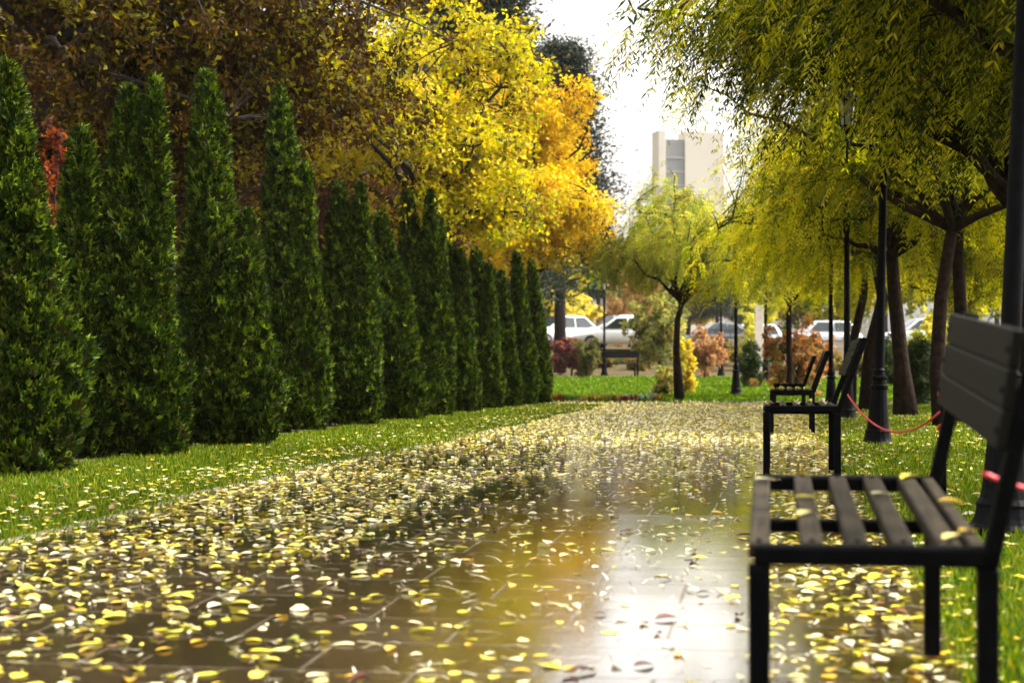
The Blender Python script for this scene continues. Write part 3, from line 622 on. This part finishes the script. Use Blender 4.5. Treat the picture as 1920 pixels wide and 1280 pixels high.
shrub('small_conifer', 'dark green bushy conifer between the two tree trunks on the right', 1728, 34, 648, 34, GRN, 150, 44, ll=.08, lw=.03, seed=39, mat=M_NEEDLE)
shrub('small_conifer', 'green bush behind the second tree trunk on the far right', 1660, 50, 640, 30, GRN, 120, 40, ll=.10, lw=.04, seed=40)
shrub('yellow_bush', 'golden round bush below the white columns on the left of the car park', 1072, 98, 552, 50, [(.62,.46,.05),(.66,.54,.1),(.4,.4,.06)], 150, 40, ll=.2, lw=.12, seed=41)
shrub('yellow_bush', 'bright lemon bush far behind the leaning trunk on the right', 1750, 48, 590, 46, [(.5,.48,.05),(.36,.4,.05),(.6,.5,.1)], 120, 36, ll=.12, lw=.07, seed=42)
shrub('yellow_bush', 'lime green hanging bush beside the pale notice pillar', 1405, 70, 556, 18, [(.6,.55,.08),(.5,.5,.08)], 80, 30, ll=.12, lw=.07, seed=43)
shrub('peach_tree', 'peach coloured small tree left of the lone tree crown', 1180, 92, 480, 48, [(.55,.27,.12),(.6,.36,.16),(.4,.26,.10),(.3,.26,.08)], 160, 36, ll=.2, lw=.12, fork=.4, seed=44)
for k, (px, Z, yt, rp, cc) in enumerate(((1128,72,672,24,0),(1160,74,676,26,1),(1205,71,668,24,2),(1300,73,650,30,1),(1350,72,640,30,0),(1385,74,655,24,2),(1440,70,640,28,1),(1545,66,650,30,2),(1045,73,672,22,1),(1600,60,660,34,0),(1850,52,640,60,1),(1780,56,650,50,2))):
    shrub('low_shrub', ['olive brown','dark green','rust tinged'][cc]+' low shrub '+['right of the round shrub','behind the far black bench','at the end of the far black bench','right of the yellow shrub','behind the thin rust shrub','behind the small conifer','left of the orange shrub','right of the orange shrub','beside the last thuja','behind the two close lamp poles','behind the nearest bench back','between the right hand trunks'][k], px, Z, yt, rp, [[(.12,.10,.02),(.2,.15,.04),(.07,.07,.02)],[(.05,.07,.015),(.09,.11,.02)],[(.26,.12,.04),(.14,.10,.03),(.2,.16,.05)]][cc], 70, 30, 'low shrubs between the lawn and the car park', .13, .08, seed=70+k)
# border plants along the cross path
for k in range(26):
    px = 1048+k*7.4+random.uniform(-2,2); g = ground(px, 39.2+random.uniform(-.2,.2)); n = 26
    c = g+np.stack([RNG.normal(0,.05,n),RNG.normal(0,.05,n),np.zeros(n)],1); ax = nrm(rdir(n)*.6+np.array([0,0,1.]))
    hh = random.uniform(.10,.22); cols = random.choice([[(.3,.06,.03),(.2,.05,.03)],[(.12,.2,.03),(.2,.25,.05)],[(.5,.35,.08),(.3,.2,.06)],[(.35,.45,.35),(.2,.28,.2)]])
    o = leaves_obj('border_plant', leaf_quads(c-g, ax, rdir(n), hh, .045), pal(cols, n), M_LEAF, None); o.location = g
    tag(o, 'tiny low plant in the flower edging where the path ends', 'plant', 'small border plants at the end of the path')
# ------------------------------------------------------------------ cars
def loft(sections):
    """sections: list of (x, half width, [z profile pts as (yfrac, z)])"""
    mb = MB(); n = len(sections[0][2]); V = []
    for x, hw, pr in sections: V += [(x, hw*a, z) for a, z in pr]
    q = [(i*n+j, i*n+j+1, (i+1)*n+j+1, (i+1)*n+j) for i in range(len(sections)-1) for j in range(n-1)]
    mb.add(V, q)
    for i, rev in ((0, False), (len(sections)-1, True)):
        c = np.mean([V[i*n+j] for j in range(n)], axis=0); base = mb.n
        mb.add([c]+[V[i*n+j] for j in range(n)], None, [((0,j+2,j+1) if rev else (0,j+1,j+2)) for j in range(n-1)])
    return mb
def lower(x, hw, zt, zb=.28):
    return (x, hw, [(-.86,zb),(-.97,zb+.08),(-1,zb+.28),(-.97,zt-.10),(-.88,zt),(0,zt+.02),(.88,zt),(.97,zt-.10),(1,zb+.28),(.97,zb+.08),(.86,zb),(0,zb-.01),(-.86,zb)])
def car(name, label, px, Z, rz, paint, kind='sedan', group='cars in the car park beyond the lawn'):
    g = ground(px, Z); root = empty(name, (g[0],g[1],g[2]+.012), rz); tag(root, label, 'car', group)
    pick = kind == 'pickup'; Lh = 2.55 if pick else 2.15; hb = .98 if pick else .86
    secs = [lower(-Lh,.72,.62,.36), lower(-Lh+.12,.83,hb-.14,.3), lower(-Lh+.9,.86,hb-.03), lower(-.75,.87,hb+.02), lower(1.1,.87,hb+.02), lower(Lh-.5,.86,hb), lower(Lh-.08,.82,hb-.06,.3), lower(Lh,.74,hb-.16,.38)]
    loft(secs).build('body', paint, root, True)
    x0, x1, x2, x3 = (-1.0,-.35,.75,.95) if pick else ((-1.05,-.25,.95,1.65) if kind == 'sedan' else (-1.05,-.35,1.55,2.0))
    zr = hb+.60; zc = hb+.016
    def cab(x, hw, z): return (x, hw, [(-.98,zc),(-.98,zc+.01),(-.80,max(z-.03,zc+.015)),(-.6,max(z,zc+.02)),(0,max(z+.02,zc+.03)),(.6,max(z,zc+.02)),(.80,max(z-.03,zc+.015)),(.98,zc+.01),(.98,zc)])
    loft([cab(x0,.80,zc+.03), cab(x1,.78,zr), cab((x1+x2)/2,.79,zr+.02), cab(x2,.78,zr-.01), cab(x3,.80,zc+.03)]).build('cabin', paint, root, True)
    for sg in (-1,1):
        mb = MB(); zb_, zt_ = zc+.05, zr-.07
        yb, yt = sg*.80*.97, sg*.79*.845
        mid = (x1+x2)/2
        for a0, a1, b0, b1 in ((x0+.32, mid-.04, x1+.10, mid-.04), (mid+.04, x3-.24 if not pick else x2+.05, mid+.04, x2-.06)):
            mb.add([(a0,yb,zb_),(a1,yb,zb_),(b1,yt,zt_),(b0,yt,zt_),(a0,yb+sg*.012,zb_),(a1,yb+sg*.012,zb_),(b1,yt+sg*.012,zt_),(b0,yt+sg*.012,zt_)],
                   [(4,5,6,7),(0,3,2,1),(0,1,5,4),(1,2,6,5),(2,3,7,6),(3,0,4,7)])
        mb.build('side_window', M_GLASS, root)
        for wx in (-Lh+.85, Lh-.95):
            wb = MB(); a = np.linspace(0, 2*math.pi, 25); prof = [(.20,-.1),(.30,-.1),(.325,-.07),(.325,.07),(.30,.1),(.20,.1)]
            th = np.arange(24)*2*math.pi/24; V = [(wx+r*math.cos(t), sg*.78+z, .325+r*math.sin(t)) for r, z in prof for t in th]
            wb.add(V, [(i*24+j, i*24+(j+1)%24, (i+1)*24+(j+1)%24, (i+1)*24+j) for i in range(5) for j in range(24)])
            wo = wb.build('wheel', M_TYRE, root, True)
            rb = MB(); V = [(wx, sg*.86, .325)]+[(wx+.20*math.cos(t), sg*.87, .325+.20*math.sin(t)) for t in th]
            rb.add(V, None, [(0, 1+j, 1+(j+1)%24) for j in range(24)]); rb.build('rim', M_RIM, wo)
    mb = MB(); y = .66
    mb.add([(x0+.10,-y,zc+.055),(x0+.10,y,zc+.055),(x1-.02,y*.9,zr-.03),(x1-.02,-y*.9,zr-.03)], [(0,1,2,3)])
    mb.v[-1] = mb.v[-1]+np.array([-.03,0,.035]); mb.build('windscreen', M_GLASS, root)
    mb = MB(); mb.add([(x3-.07,-y,zc+.05),(x3-.07,y,zc+.05),(x2+.02,y*.9,zr-.04),(x2+.02,-y*.9,zr-.04)], [(3,2,1,0)])
    mb.v[-1] = mb.v[-1]+np.array([.04,0,.03]); mb.build('rear_window', M_GLASS, root)
    for sg in (-1,1):
        mb = MB(); mb.box(-Lh+.02, -Lh+.14, sg*.62-.14, sg*.62+.14, hb-.34, hb-.19, .03); mb.build('headlight', M_HEADL, root)
        mb = MB(); mb.box(Lh-.13, Lh-.005, sg*.64-.1, sg*.64+.1, hb-.36, hb-.17, .03); mb.build('tail_light', M_LAMPR, root)
    mb = MB(); mb.box(-Lh-.05, -Lh+.1, -.74, .74, .36, .50, .04); mb.box(Lh-.1, Lh+.05, -.74, .74, .38, .52, .04); mb.build('bumper', M_TYRE, root)
    if pick:
        mb = MB(); mb.box(1.0, Lh-.04, -.80, -.74, hb, hb+.1, .02); mb.box(1.0, Lh-.04, .74, .80, hb, hb+.1, .02); mb.box(Lh-.1,Lh-.03,-.735,.735,hb-.02,hb+.1,.02); mb.build('bed_rail', paint, root)
    return root
car('pickup', 'white pickup parked nose left behind the black lamp post', 1163, 86.5, YAW+R_(28), M_WHITEP, 'pickup')
car('parked_car', 'white car far left in the car park below the golden bush', 1074, 90, YAW+R_(165), M_WHITEP, 'suv')
car('parked_car', 'white car at the edge of the last thuja, nearest of the left ones', 1052, 82.5, YAW+R_(30), M_WHITEP, 'sedan')
car('parked_car', 'white car in front of the pickup, just above the far black bench', 1168, 79.5, YAW+R_(-14), M_WHITEP, 'sedan')
car('parked_car', 'dark car half hidden behind the lamp posts right of the lone tree', 1345, 96, YAW+R_(12), M_DARKC, 'sedan')
car('parked_car', 'silver car between the lamp post and the pale notice pillar', 1398, 99, YAW+R_(8), M_SILVER, 'suv')
car('parked_car', 'grey car seen above the orange shrub', 1535, 92, YAW+R_(8), M_SILVER, 'suv')
car('parked_car', 'silver car glimpsed between the tree trunks on the right', 1722, 88, YAW+R_(6), M_SILVER, 'sedan')
# ------------------------------------------------------------------ far structures
def wallbox(mb, a, b, z0, z1, th=.3): mb.bar((a[0],a[1],(z0+z1)/2), (b[0],b[1],(z0+z1)/2), th, z1-z0, bev=.0)
a, b = ground(1290, 80), ground(1760, 78); rw = empty('low_wall', a); tag(rw, 'low pale retaining wall in front of the car park on the right', 'wall')
mb = MB(); wallbox(mb, a*0, b-a, -.5, .35, .3); mb.build('wall', M_CONC, rw)
mb = MB(); d = (b-a); mb.bar((0,0,.38), d+np.array([0,0,.38]), .38, .06, bev=.01); mb.build('coping', M_DRYP, rw)
a, b = ground(1315, 84.5), ground(1425, 84.5); gr = empty('guard_rail', a); tag(gr, 'dark guard rail in front of the silver cars', 'guard rail')
mb = MB(); mb.bar((0,0,.85), b-a+np.array([0,0,.85]), .05, .12); mb.bar((0,0,.5), b-a+np.array([0,0,.5]), .05, .06); mb.build('rail', M_STEEL, gr)
for k in range(5):
    p = (b-a)*(k/4)*.98+(b-a)*.01; mb = MB(); mb.bar(p+np.array([0,.06,0]), p+np.array([0,.06,.9]), .06, .06); mb.build('post', M_STEEL, gr)
g = ground(1423, 66); sp = empty('notice_pillar', g, YAW); tag(sp, 'plain pale grey notice pillar left of the orange shrub', 'sign')
h = hz(572, 66)-g[2]; mb = MB(); mb.box(-.16,.16,-.06,.06,.1,h,.01); mb.build('panel', M_CONC, sp)
mb = MB(); mb.box(-.22,.22,-.12,.12,-.02,.1,.01); mb.build('base', M_CONC, sp)
# white columned building and beige house behind the car park
g = ground(1085, 140); bb = empty('white_building', g, YAW); tag(bb, 'low white building with tall pale columns behind the car park', 'building')
h = hz(455, 140)-g[2]; mb = MB(); mb.box(-9,3,1.2,6,-1,h,.02); mb.build('wall', simple('grey_render', (.22,.22,.22), .8), bb)
for xx in (-7.4,-5.4,-2.7,-1.0,.75,1.35): mb = MB(); mb.box(xx-.22,xx+.22,-.2,.25,-1,h-.3,.03); mb.build('column', M_WALLW, bb)
mb = MB(); mb.box(-9.2,3.2,-.5,1.19,h-.3,h+.3,.04); mb.build('roof', M_WALLW, bb)
for xx in (-6.4,-4,-1.85,-.1): mb = MB(); mb.box(xx-.6,xx+.6,1.13,1.199,.6,h-1.2,.01); mb.build('window', M_GLASS, bb)
g = ground(1168, 130); bh = empty('beige_house', g, YAW); tag(bh, 'plain beige house between the lamp post and the peach coloured tree', 'building')
h = hz(505, 130)-g[2]; mb = MB(); mb.box(-1.6,3.5,0,6,-1,h,.02); mb.build('wall', M_WALLB, bh)
mb = MB(); mb.box(-1.9,3.8,-.3,6.3,h,h+.3,.04); mb.build('roof', simple('brown_roof', (.2,.12,.08), .8), bh)
for xx in (-.7,.9,2.4):
    for zz in (1.2,4.0): mb = MB(); mb.box(xx-.3,xx+.3,-.06,-.002,zz,zz+1.3,.01); mb.build('window', M_GLASS, bh)
# tower
Zt = 420.; g = ground(1300, Zt); tw = empty('tower_block', g, YAW+R_(14)); tag(tw, 'pale high tower with grey glass strip far beyond the trees', 'building')
k = Zt/FPX; ht = hz(246, Zt)-g[2]; M_TOW = simple('pale_tower_render', (.50,.47,.41), .85, 0, .05, .1)
x = lambda px: (px-1300)*k
mb = MB(); mb.box(x(1232),x(1246),0,5,-2,ht,.05); mb.box(x(1284),x(1362),0,5,-2,ht,.05); mb.box(x(1246)+.003,x(1284)-.003,.9,4.5,-2,ht-2,.0); mb.build('wall', M_TOW, tw)
mb = MB(); mb.box(x(1246)+.01,x(1284)-.01,.35,.89,0,ht-2,.0); mb.build('glass_strip', simple('grey_curtain_glass', (.16,.17,.18), .7, 0, .15, .4), tw)
M_SPAN = simple('spandrel', (.24,.24,.24), .8)
for z in np.arange(ht-32, ht-3, 3.3): mb = MB(); mb.box(x(1246)+.02,x(1284)-.02,.2,.349,z-1,z-.5); mb.build('floor_band', M_SPAN, tw)
M_TWN = simple('tower_window', (.5,.46,.40), .9)
for z in np.arange(ht-32, ht-3, 3.3):
    for xx in (1239,):
        wm = MB(); wm.box(x(xx)-.45,x(xx)+.45,-.012,-.002,z,z+1.5); wm.build('window', M_TWN, tw)
# trees closing the horizon
GF = 'trees far beyond the car park'
def far_tree(px, Z, top, rpx, cols, lab, seed, ncl=170, fork=.35, bottom=620):
    g = ground(px, Z); h = hz(top, Z)-g[2]; r = rpx/FPX*Z
    broad_tree('far_tree', lab, 'tree', g, h*fork, .02*h, [(g+np.array([0,0,h*.62]), (r, r*.8, h*.40)), (g+np.array([r*.3,0,h*.45]), (r*.7,r*.7,h*.25))], ncl, 40, .14*r, .035*h, .02*h, cols, None, GF, 8, .5, M_BARKD, seed=seed)
conifer('pine_tree', 'dark grey green pine before the white columned building', 1052, 118, 395, 46, 560, 500)
conifer('pine_tree', 'dark pine between the white columns and the beige house', 1122, 112, 420, 30, 550, 450)
conifer('pine_tree', 'dark pine far behind the lamp post right of the lone tree', 1345, 118, 470, 46, 590, 420)
far_tree(1215, 125, 420, 60, OLY, 'olive tree far behind the crown of the lone tree', 51)
far_tree(1290, 135, 380, 60, [(.36,.24,.06),(.3,.26,.05),(.4,.32,.08)], 'ochre tree far behind the lone tree on its right', 52)
far_tree(1400, 122, 440, 60, LIM, 'light yellow green tree above the silver cars', 53)
far_tree(1480, 130, 400, 70, OLY, 'olive tree far behind the orange shrub', 54)
far_tree(1570, 125, 420, 70, LIM, 'lime green tree far behind the pair of lamp posts', 55)
far_tree(1660, 130, 380, 80, OLY, 'olive tree far behind the double armed lamp post', 56)
far_tree(1760, 120, 400, 80, LIM, 'lime green tree far behind the slim leaning trunk', 57)
far_tree(1870, 125, 380, 90, OLY, 'olive tree far behind the nearest bench back', 58)
far_tree(960, 110, 330, 120, OLI, 'olive tree far behind the end of the thuja row', 59, 220)
far_tree(800, 90, 200, 170, BRO, 'brown olive tree far behind the middle of the thuja row', 60, 260)
far_tree(560, 70, 60, 220, BRO, 'brown tree far behind the tall thujas', 61, 300)
far_tree(250, 55, -40, 260, BRO, 'brown tree far behind the second large thuja', 62, 320)
far_tree(20, 48, 60, 200, BRO, 'brown tree far behind the first thuja', 63, 260)
# ------------------------------------------------------------------ grass
def blades(name, lab, x0f, x1f, y0, y1, dens, hgt, wdt, cols):
    n0 = int((y1-y0)*6*dens*1.5); y = RNG.uniform(y0, y1, n0); u = RNG.random(n0)
    a, b = x0f(y), x1f(y); x = a+(b-a)*u
    kp = RNG.random(n0) < np.clip((b-a)/6, 0, 1)*np.clip(9./np.maximum(y, 3), .25, 2.4)/2.4; x, y = x[kp], y[kp]; n = len(x)
    far = np.clip(y/9, 1, 4)
    c = np.stack([x, y, terr(x,y)-.004], 1); ax = nrm(np.stack([RNG.normal(0,.45,n),RNG.normal(0,.45,n),np.ones(n)],1))
    V = leaf_quads(c, ax, rdir(n)*np.array([1,1,.2]), hgt*RNG.uniform(.5,1.3,n), wdt*far, .1)
    o = leaves_obj(name, V, pal(cols, n, None, .25), M_GRASS, None); tag(o, lab, 'grass', None, 'stuff')
GC = [(.085,.145,.004),(.12,.185,.006),(.05,.09,.003),(.22,.23,.014)]
blades('grass', 'bright green grass strip between the thujas and the path', lambda y: np.full_like(y, -5.2), lambda y: np.minimum(left_edge(y), -3.1)+.04, 5., 36, 2700, .048, .008, GC)
blades('grass', 'leaf strewn grass beside and behind the benches', lambda y: right_edge(y)-.03, lambda y: np.full_like(y, 5.5), 2.6, 34, 2600, .055, .009, GC)
blades('grass', 'sunny green lawn at the end of the path', lambda y: np.full_like(y, -9.), lambda y: np.full_like(y, 12.), 38.7, 62, 1500, .07, .02, [(.10,.18,.004),(.135,.215,.006),(.07,.13,.004)])
# ------------------------------------------------------------------ air
hm, nt2, N2 = newmat('pale_haze'); ho = N2('ShaderNodeOutputMaterial'); pv_ = N2('ShaderNodeVolumePrincipled')
pv_.inputs['Color'].default_value = (.95,.95,.95,1); pv_.inputs['Density'].default_value = .00012; pv_.inputs['Anisotropy'].default_value = .2
nt2.links.new(pv_.outputs[0], ho.inputs['Volume'])
mb = MB(); mb.box(-700, 700, -60, 900, -3, 75); hzb = mb.build('haze', hm); hzb['kind'] = 'stuff'; hzb['label'] = 'thin pale damp air over the whole park'
# ------------------------------------------------------------------ fallen leaves
LC = [(.66,.56,.06),(.58,.50,.04),(.72,.62,.22),(.62,.42,.05),(.74,.68,.42),(.20,.09,.03),(.40,.40,.06)]
LW = [.21,.15,.22,.07,.24,.05,.06]
def oval_leaf(L, W, curl, bend, seed):
    rg = random.Random(seed); V = []; n = 7; q = []
    for i in range(n):
        t = i/(n-1); wv = W*.5*math.sin(math.pi*min(1, t*.97+.02))**.6*(1-.15*t)*(1+.05*rg.uniform(-1,1))
        z = bend*math.sin(math.pi*t)*L+.15*L*curl*t*t
        for k, sv in enumerate((-1,-.5,0,.5,1)): V.append((sv*wv, t*L-L/2, z+curl*abs(sv)**1.6*wv*1.1+.002))
    for i in range(n-1):
        for k in range(4): q.append((i*5+k, i*5+k+1, i*5+k+6, i*5+k+5))
    b = len(V); V += [(-.0012,-L/2,.002),(.0012,-L/2,.002),(.004,-L*.85,.006),(.0022,-L*.86,.006)]; q.append((b,b+1,b+2,b+3))
    V = np.array(V); V[:,0] *= 1+.18*rg.uniform(-1,1)*np.sign(V[:,0]); V[:,0] += .5*rg.uniform(-1,1)*V[:,1]**2/L
    return V, np.array(q)
def on_surface(x, y):
    inp = (x > left_edge(y)) & (x < right_edge(y))
    return terr(x, y)+np.where(inp, .008, .03)
def litter(n, xf, y0, y1, pw, big=1.):
    u = RNG.random(n); y = y0+(y1-y0)*u**pw; x = xf(y, RNG.random(n)); m = len(x)
    th = RNG.uniform(0, 6.283, m); L = (.016+.050*RNG.random(m)**.9)*big; W = L*RNG.uniform(.5,.8,m)
    gl = (x > -1.75) & (x < -.05) & (y < 11.5) & (y > 0) & (RNG.random(m) < .8)   # the wettest slabs, washed nearly clean
    y = np.where(gl, y+RNG.uniform(9, 22, m), y)
    z = on_surface(x, y)
    ax = np.stack([np.cos(th), np.sin(th), RNG.normal(0,.10,m)], 1); nn = nrm(np.stack([RNG.normal(0,.16,m),RNG.normal(0,.16,m),np.ones(m)],1)); ax = nrm(ax)
    sdv = nrm(np.cross(ax, nn)); up = np.cross(sdv, ax); c = np.stack([x,y,z+.003],1); cu = RNG.normal(.05,.16,(m,1))
    Lc, Wc = L[:,None], W[:,None]
    rows = []
    for t, wv, h in ((0,.05,.0),(.3,.9,.04),(.65,.85,.05),(1,.04,.0)):
        mid = c+ax*Lc*(t-.5)+up*h*Lc*np.sign(cu)
        rows += [mid-sdv*Wc*.5*wv+up*Wc*cu*wv*.7, mid, mid+sdv*Wc*.5*wv+up*Wc*cu*wv*.7]
    V = np.stack(rows, 1); V[:,:,2] = np.maximum(V[:,:,2], z[:,None]-.001)
    q = np.array([(i*3+k, i*3+k+1, i*3+k+4, i*3+k+3) for i in range(3) for k in range(2)])
    return V.reshape(-1,3), (np.arange(m)[:,None,None]*12+q[None]).reshape(-1,4), np.repeat(pal(LC, m, LW, .15), 12, 0)
def pathx(y, u): return left_edge(y)+(right_edge(y)+.1-left_edge(y))*u
def stalks(n, y0, y1):
    y = RNG.uniform(y0, y1, n); x = pathx(y, RNG.random(n)); th = RNG.uniform(0, 6.283, n); L = RNG.uniform(.03,.11,n); z = on_surface(x,y)+.004
    d = np.stack([np.cos(th),np.sin(th),RNG.normal(0,.08,n)],1); s2 = np.stack([-np.sin(th),np.cos(th),0*th],1)*RNG.uniform(.0012,.0028,n)[:,None]; c = np.stack([x,y,z],1)
    bend = s2*RNG.normal(0,1.6,(n,1))
    V = np.stack([c-d*L[:,None]/2-s2, c-d*L[:,None]/2+s2, c+bend+s2+np.array([0,0,.004]), c+bend-s2+np.array([0,0,.004]), c+d*L[:,None]/2+s2*.6, c+d*L[:,None]/2-s2*.6], 1)
    q = np.array([(0,1,2,3),(3,2,4,5)]); return V.reshape(-1,3), (np.arange(n)[:,None,None]*6+q[None]).reshape(-1,4), np.repeat(pal([(.74,.70,.52),(.66,.58,.34),(.3,.16,.07)], n, [.55,.35,.1]), 6, 0)
parts = [litter(2600, pathx, 6.5, 12, .9), litter(900, lambda y, u: left_edge(y)+1.7*u, 4.6, 10, .8), litter(350, lambda y, u: -.2+.8*u, 3.6, 8, .8), litter(500, lambda y, u: -2.9+1.8*u, 4.4, 9, .9), litter(6800, pathx, 10, 22, .9), litter(13500, pathx, 19, 36.5, .9, 1.2), litter(900, lambda y, u: -1.5+2.*u, 4., 9, 1.),
         litter(1500, lambda y, u: -4.9+1.75*u**.5, 5, 36, .9), litter(700, lambda y, u: -3.9+.8*u, 5, 15, .8), litter(6200, lambda y, u: .45+4.2*u**1.2, 3, 30, .8),
         litter(2200, lambda y, u: -20+40*u, 36, 38.6, 1., 1.2), litter(300, lambda y, u: -4+12*u, 39, 60, 1., 1.5), stalks(1500, 4., 18), stalks(350, 4., 9)]
# thin out the bright wet patch in front of the nearest bench
Va, qa, ca, off = [], [], [], 0
for V, q, c in parts: Va.append(V); qa.append(q+off); ca.append(c); off += len(V)
fl = np_mesh('fallen_leaves', np.vstack(Va), [np.vstack(qa)], M_LITTER, None, np.vstack(ca))
tag(fl, 'scattered yellow leaves and pale stalks covering the path and grass', 'leaves', None, 'stuff')
protos = []
KINDS = [((.66,.55,.05),'yellow oval leaf lying flat on the wet brown paving',.30),((.56,.50,.04),'greenish yellow leaf lying on the wet brown paving',.2),((.74,.66,.36),'pale cream leaf with its underside up on the wet brown paving',.24),
         ((.68,.40,.03),'orange yellow leaf lying on the wet brown paving',.12),((.09,.035,.018),'dark brown curled leaf lying on the shining wet paving',.14)]
for ki, (c, lab, wgt) in enumerate(KINDS):
    for j in range(4):
        V, q = oval_leaf(random.uniform(.044,.068), random.uniform(.03,.048), random.choice([.02,.05,.1,.3]) if ki < 4 else random.choice([.35,.6]), random.uniform(.0,.10), ki*10+j)
        o = np_mesh('fallen_leaf', V, [q], M_LITTER, None, np.tile(np.array(c)*random.uniform(.85,1.1), (len(V),1)), True)
        tag(o, lab, 'leaf', 'single fallen leaves near the camera'); protos.append((ki, o))
n_put = 0; used = set()
ZONE = []
while n_put < 290:
    px, py = random.uniform(-20, 1930), 900+400*random.random()**.9
    s = (py-690)/.79; Z = FPX/s; p = P(px, py, Z); x_, y_ = float(p[0]), float(p[1])
    bright = 1040 < px < 1400 and py > 950
    if x_ < left_edge(y_) or x_ > .55: continue
    if bright and random.random() < .45: continue
    if any((x_-a)**2+(y_-b)**2 < .045**2 for a, b in ZONE): continue
    ZONE.append((x_, y_))
    ki = 4 if (bright and random.random() < .5) else random.choices(range(5), [k[2] for k in KINDS[:4]]+[.04])[0]
    c = [o for k, o in protos if k == ki]; src = random.choice(c)
    if src.name in used: o = src.copy(); COL.objects.link(o)
    else: o = src; used.add(src.name)
    o.location = (x_, y_, float(terr(x_, y_))+.007); o.rotation_euler = (random.gauss(0,.06), random.gauss(0,.06), random.uniform(0,6.28)); k = random.uniform(.7,1.2); o.scale = (k,k,k)
    n_put += 1
for _, o in protos:
    if o.name not in used: bpy.data.objects.remove(o)
# leaves resting on the seats
for lx, ly, b in ((.03,1.08,b1),(.13,.72,b1),(.12,.45,b1),(.41,.12,b1),(.45,.2,b1),(.40,1.15,b1),(.31,.8,b1),(.46,.65,b1)):
    src = protos[random.randrange(0, 12)][1] if False else None
    V, q = oval_leaf(.06, .036, random.choice([.15,.4]), .05, random.randrange(99))
    o = np_mesh('fallen_leaf', V, [q], M_LITTER, None, np.tile(np.array(random.choice(LC[:5])), (len(V),1)), True)
    M = b1.rotation_euler.to_matrix(); o.location = Vector(b1.location)+M @ Vector((lx, ly, SH+.003)); o.rotation_euler = (b1.rotation_euler.x, 0, random.uniform(0,6.28))
    tag(o, 'yellow leaf resting on the slats of the nearest bench', 'leaf', 'leaves on the nearest bench seat')
for b, lab in ((b2,'second'),(b3,'third')):
    for k in range(10):
        V, q = oval_leaf(.06, .04, random.choice([.4,.8]), .15, random.randrange(99)); o = np_mesh('fallen_leaf', V, [q], M_LITTER, None, np.tile(np.array(random.choice(LC[:5])), (len(V),1)), True)
        o.location = Vector(b.location)+Vector((random.choice((.03,.128,.219,.309,.398)), random.uniform(.1,1.15), SH+.004)); o.rotation_euler = (0,0,random.uniform(0,6.28))
        tag(o, 'yellow leaf lying on the seat of the %s bench' % lab, 'leaf', 'leaves on the %s bench seat' % lab)
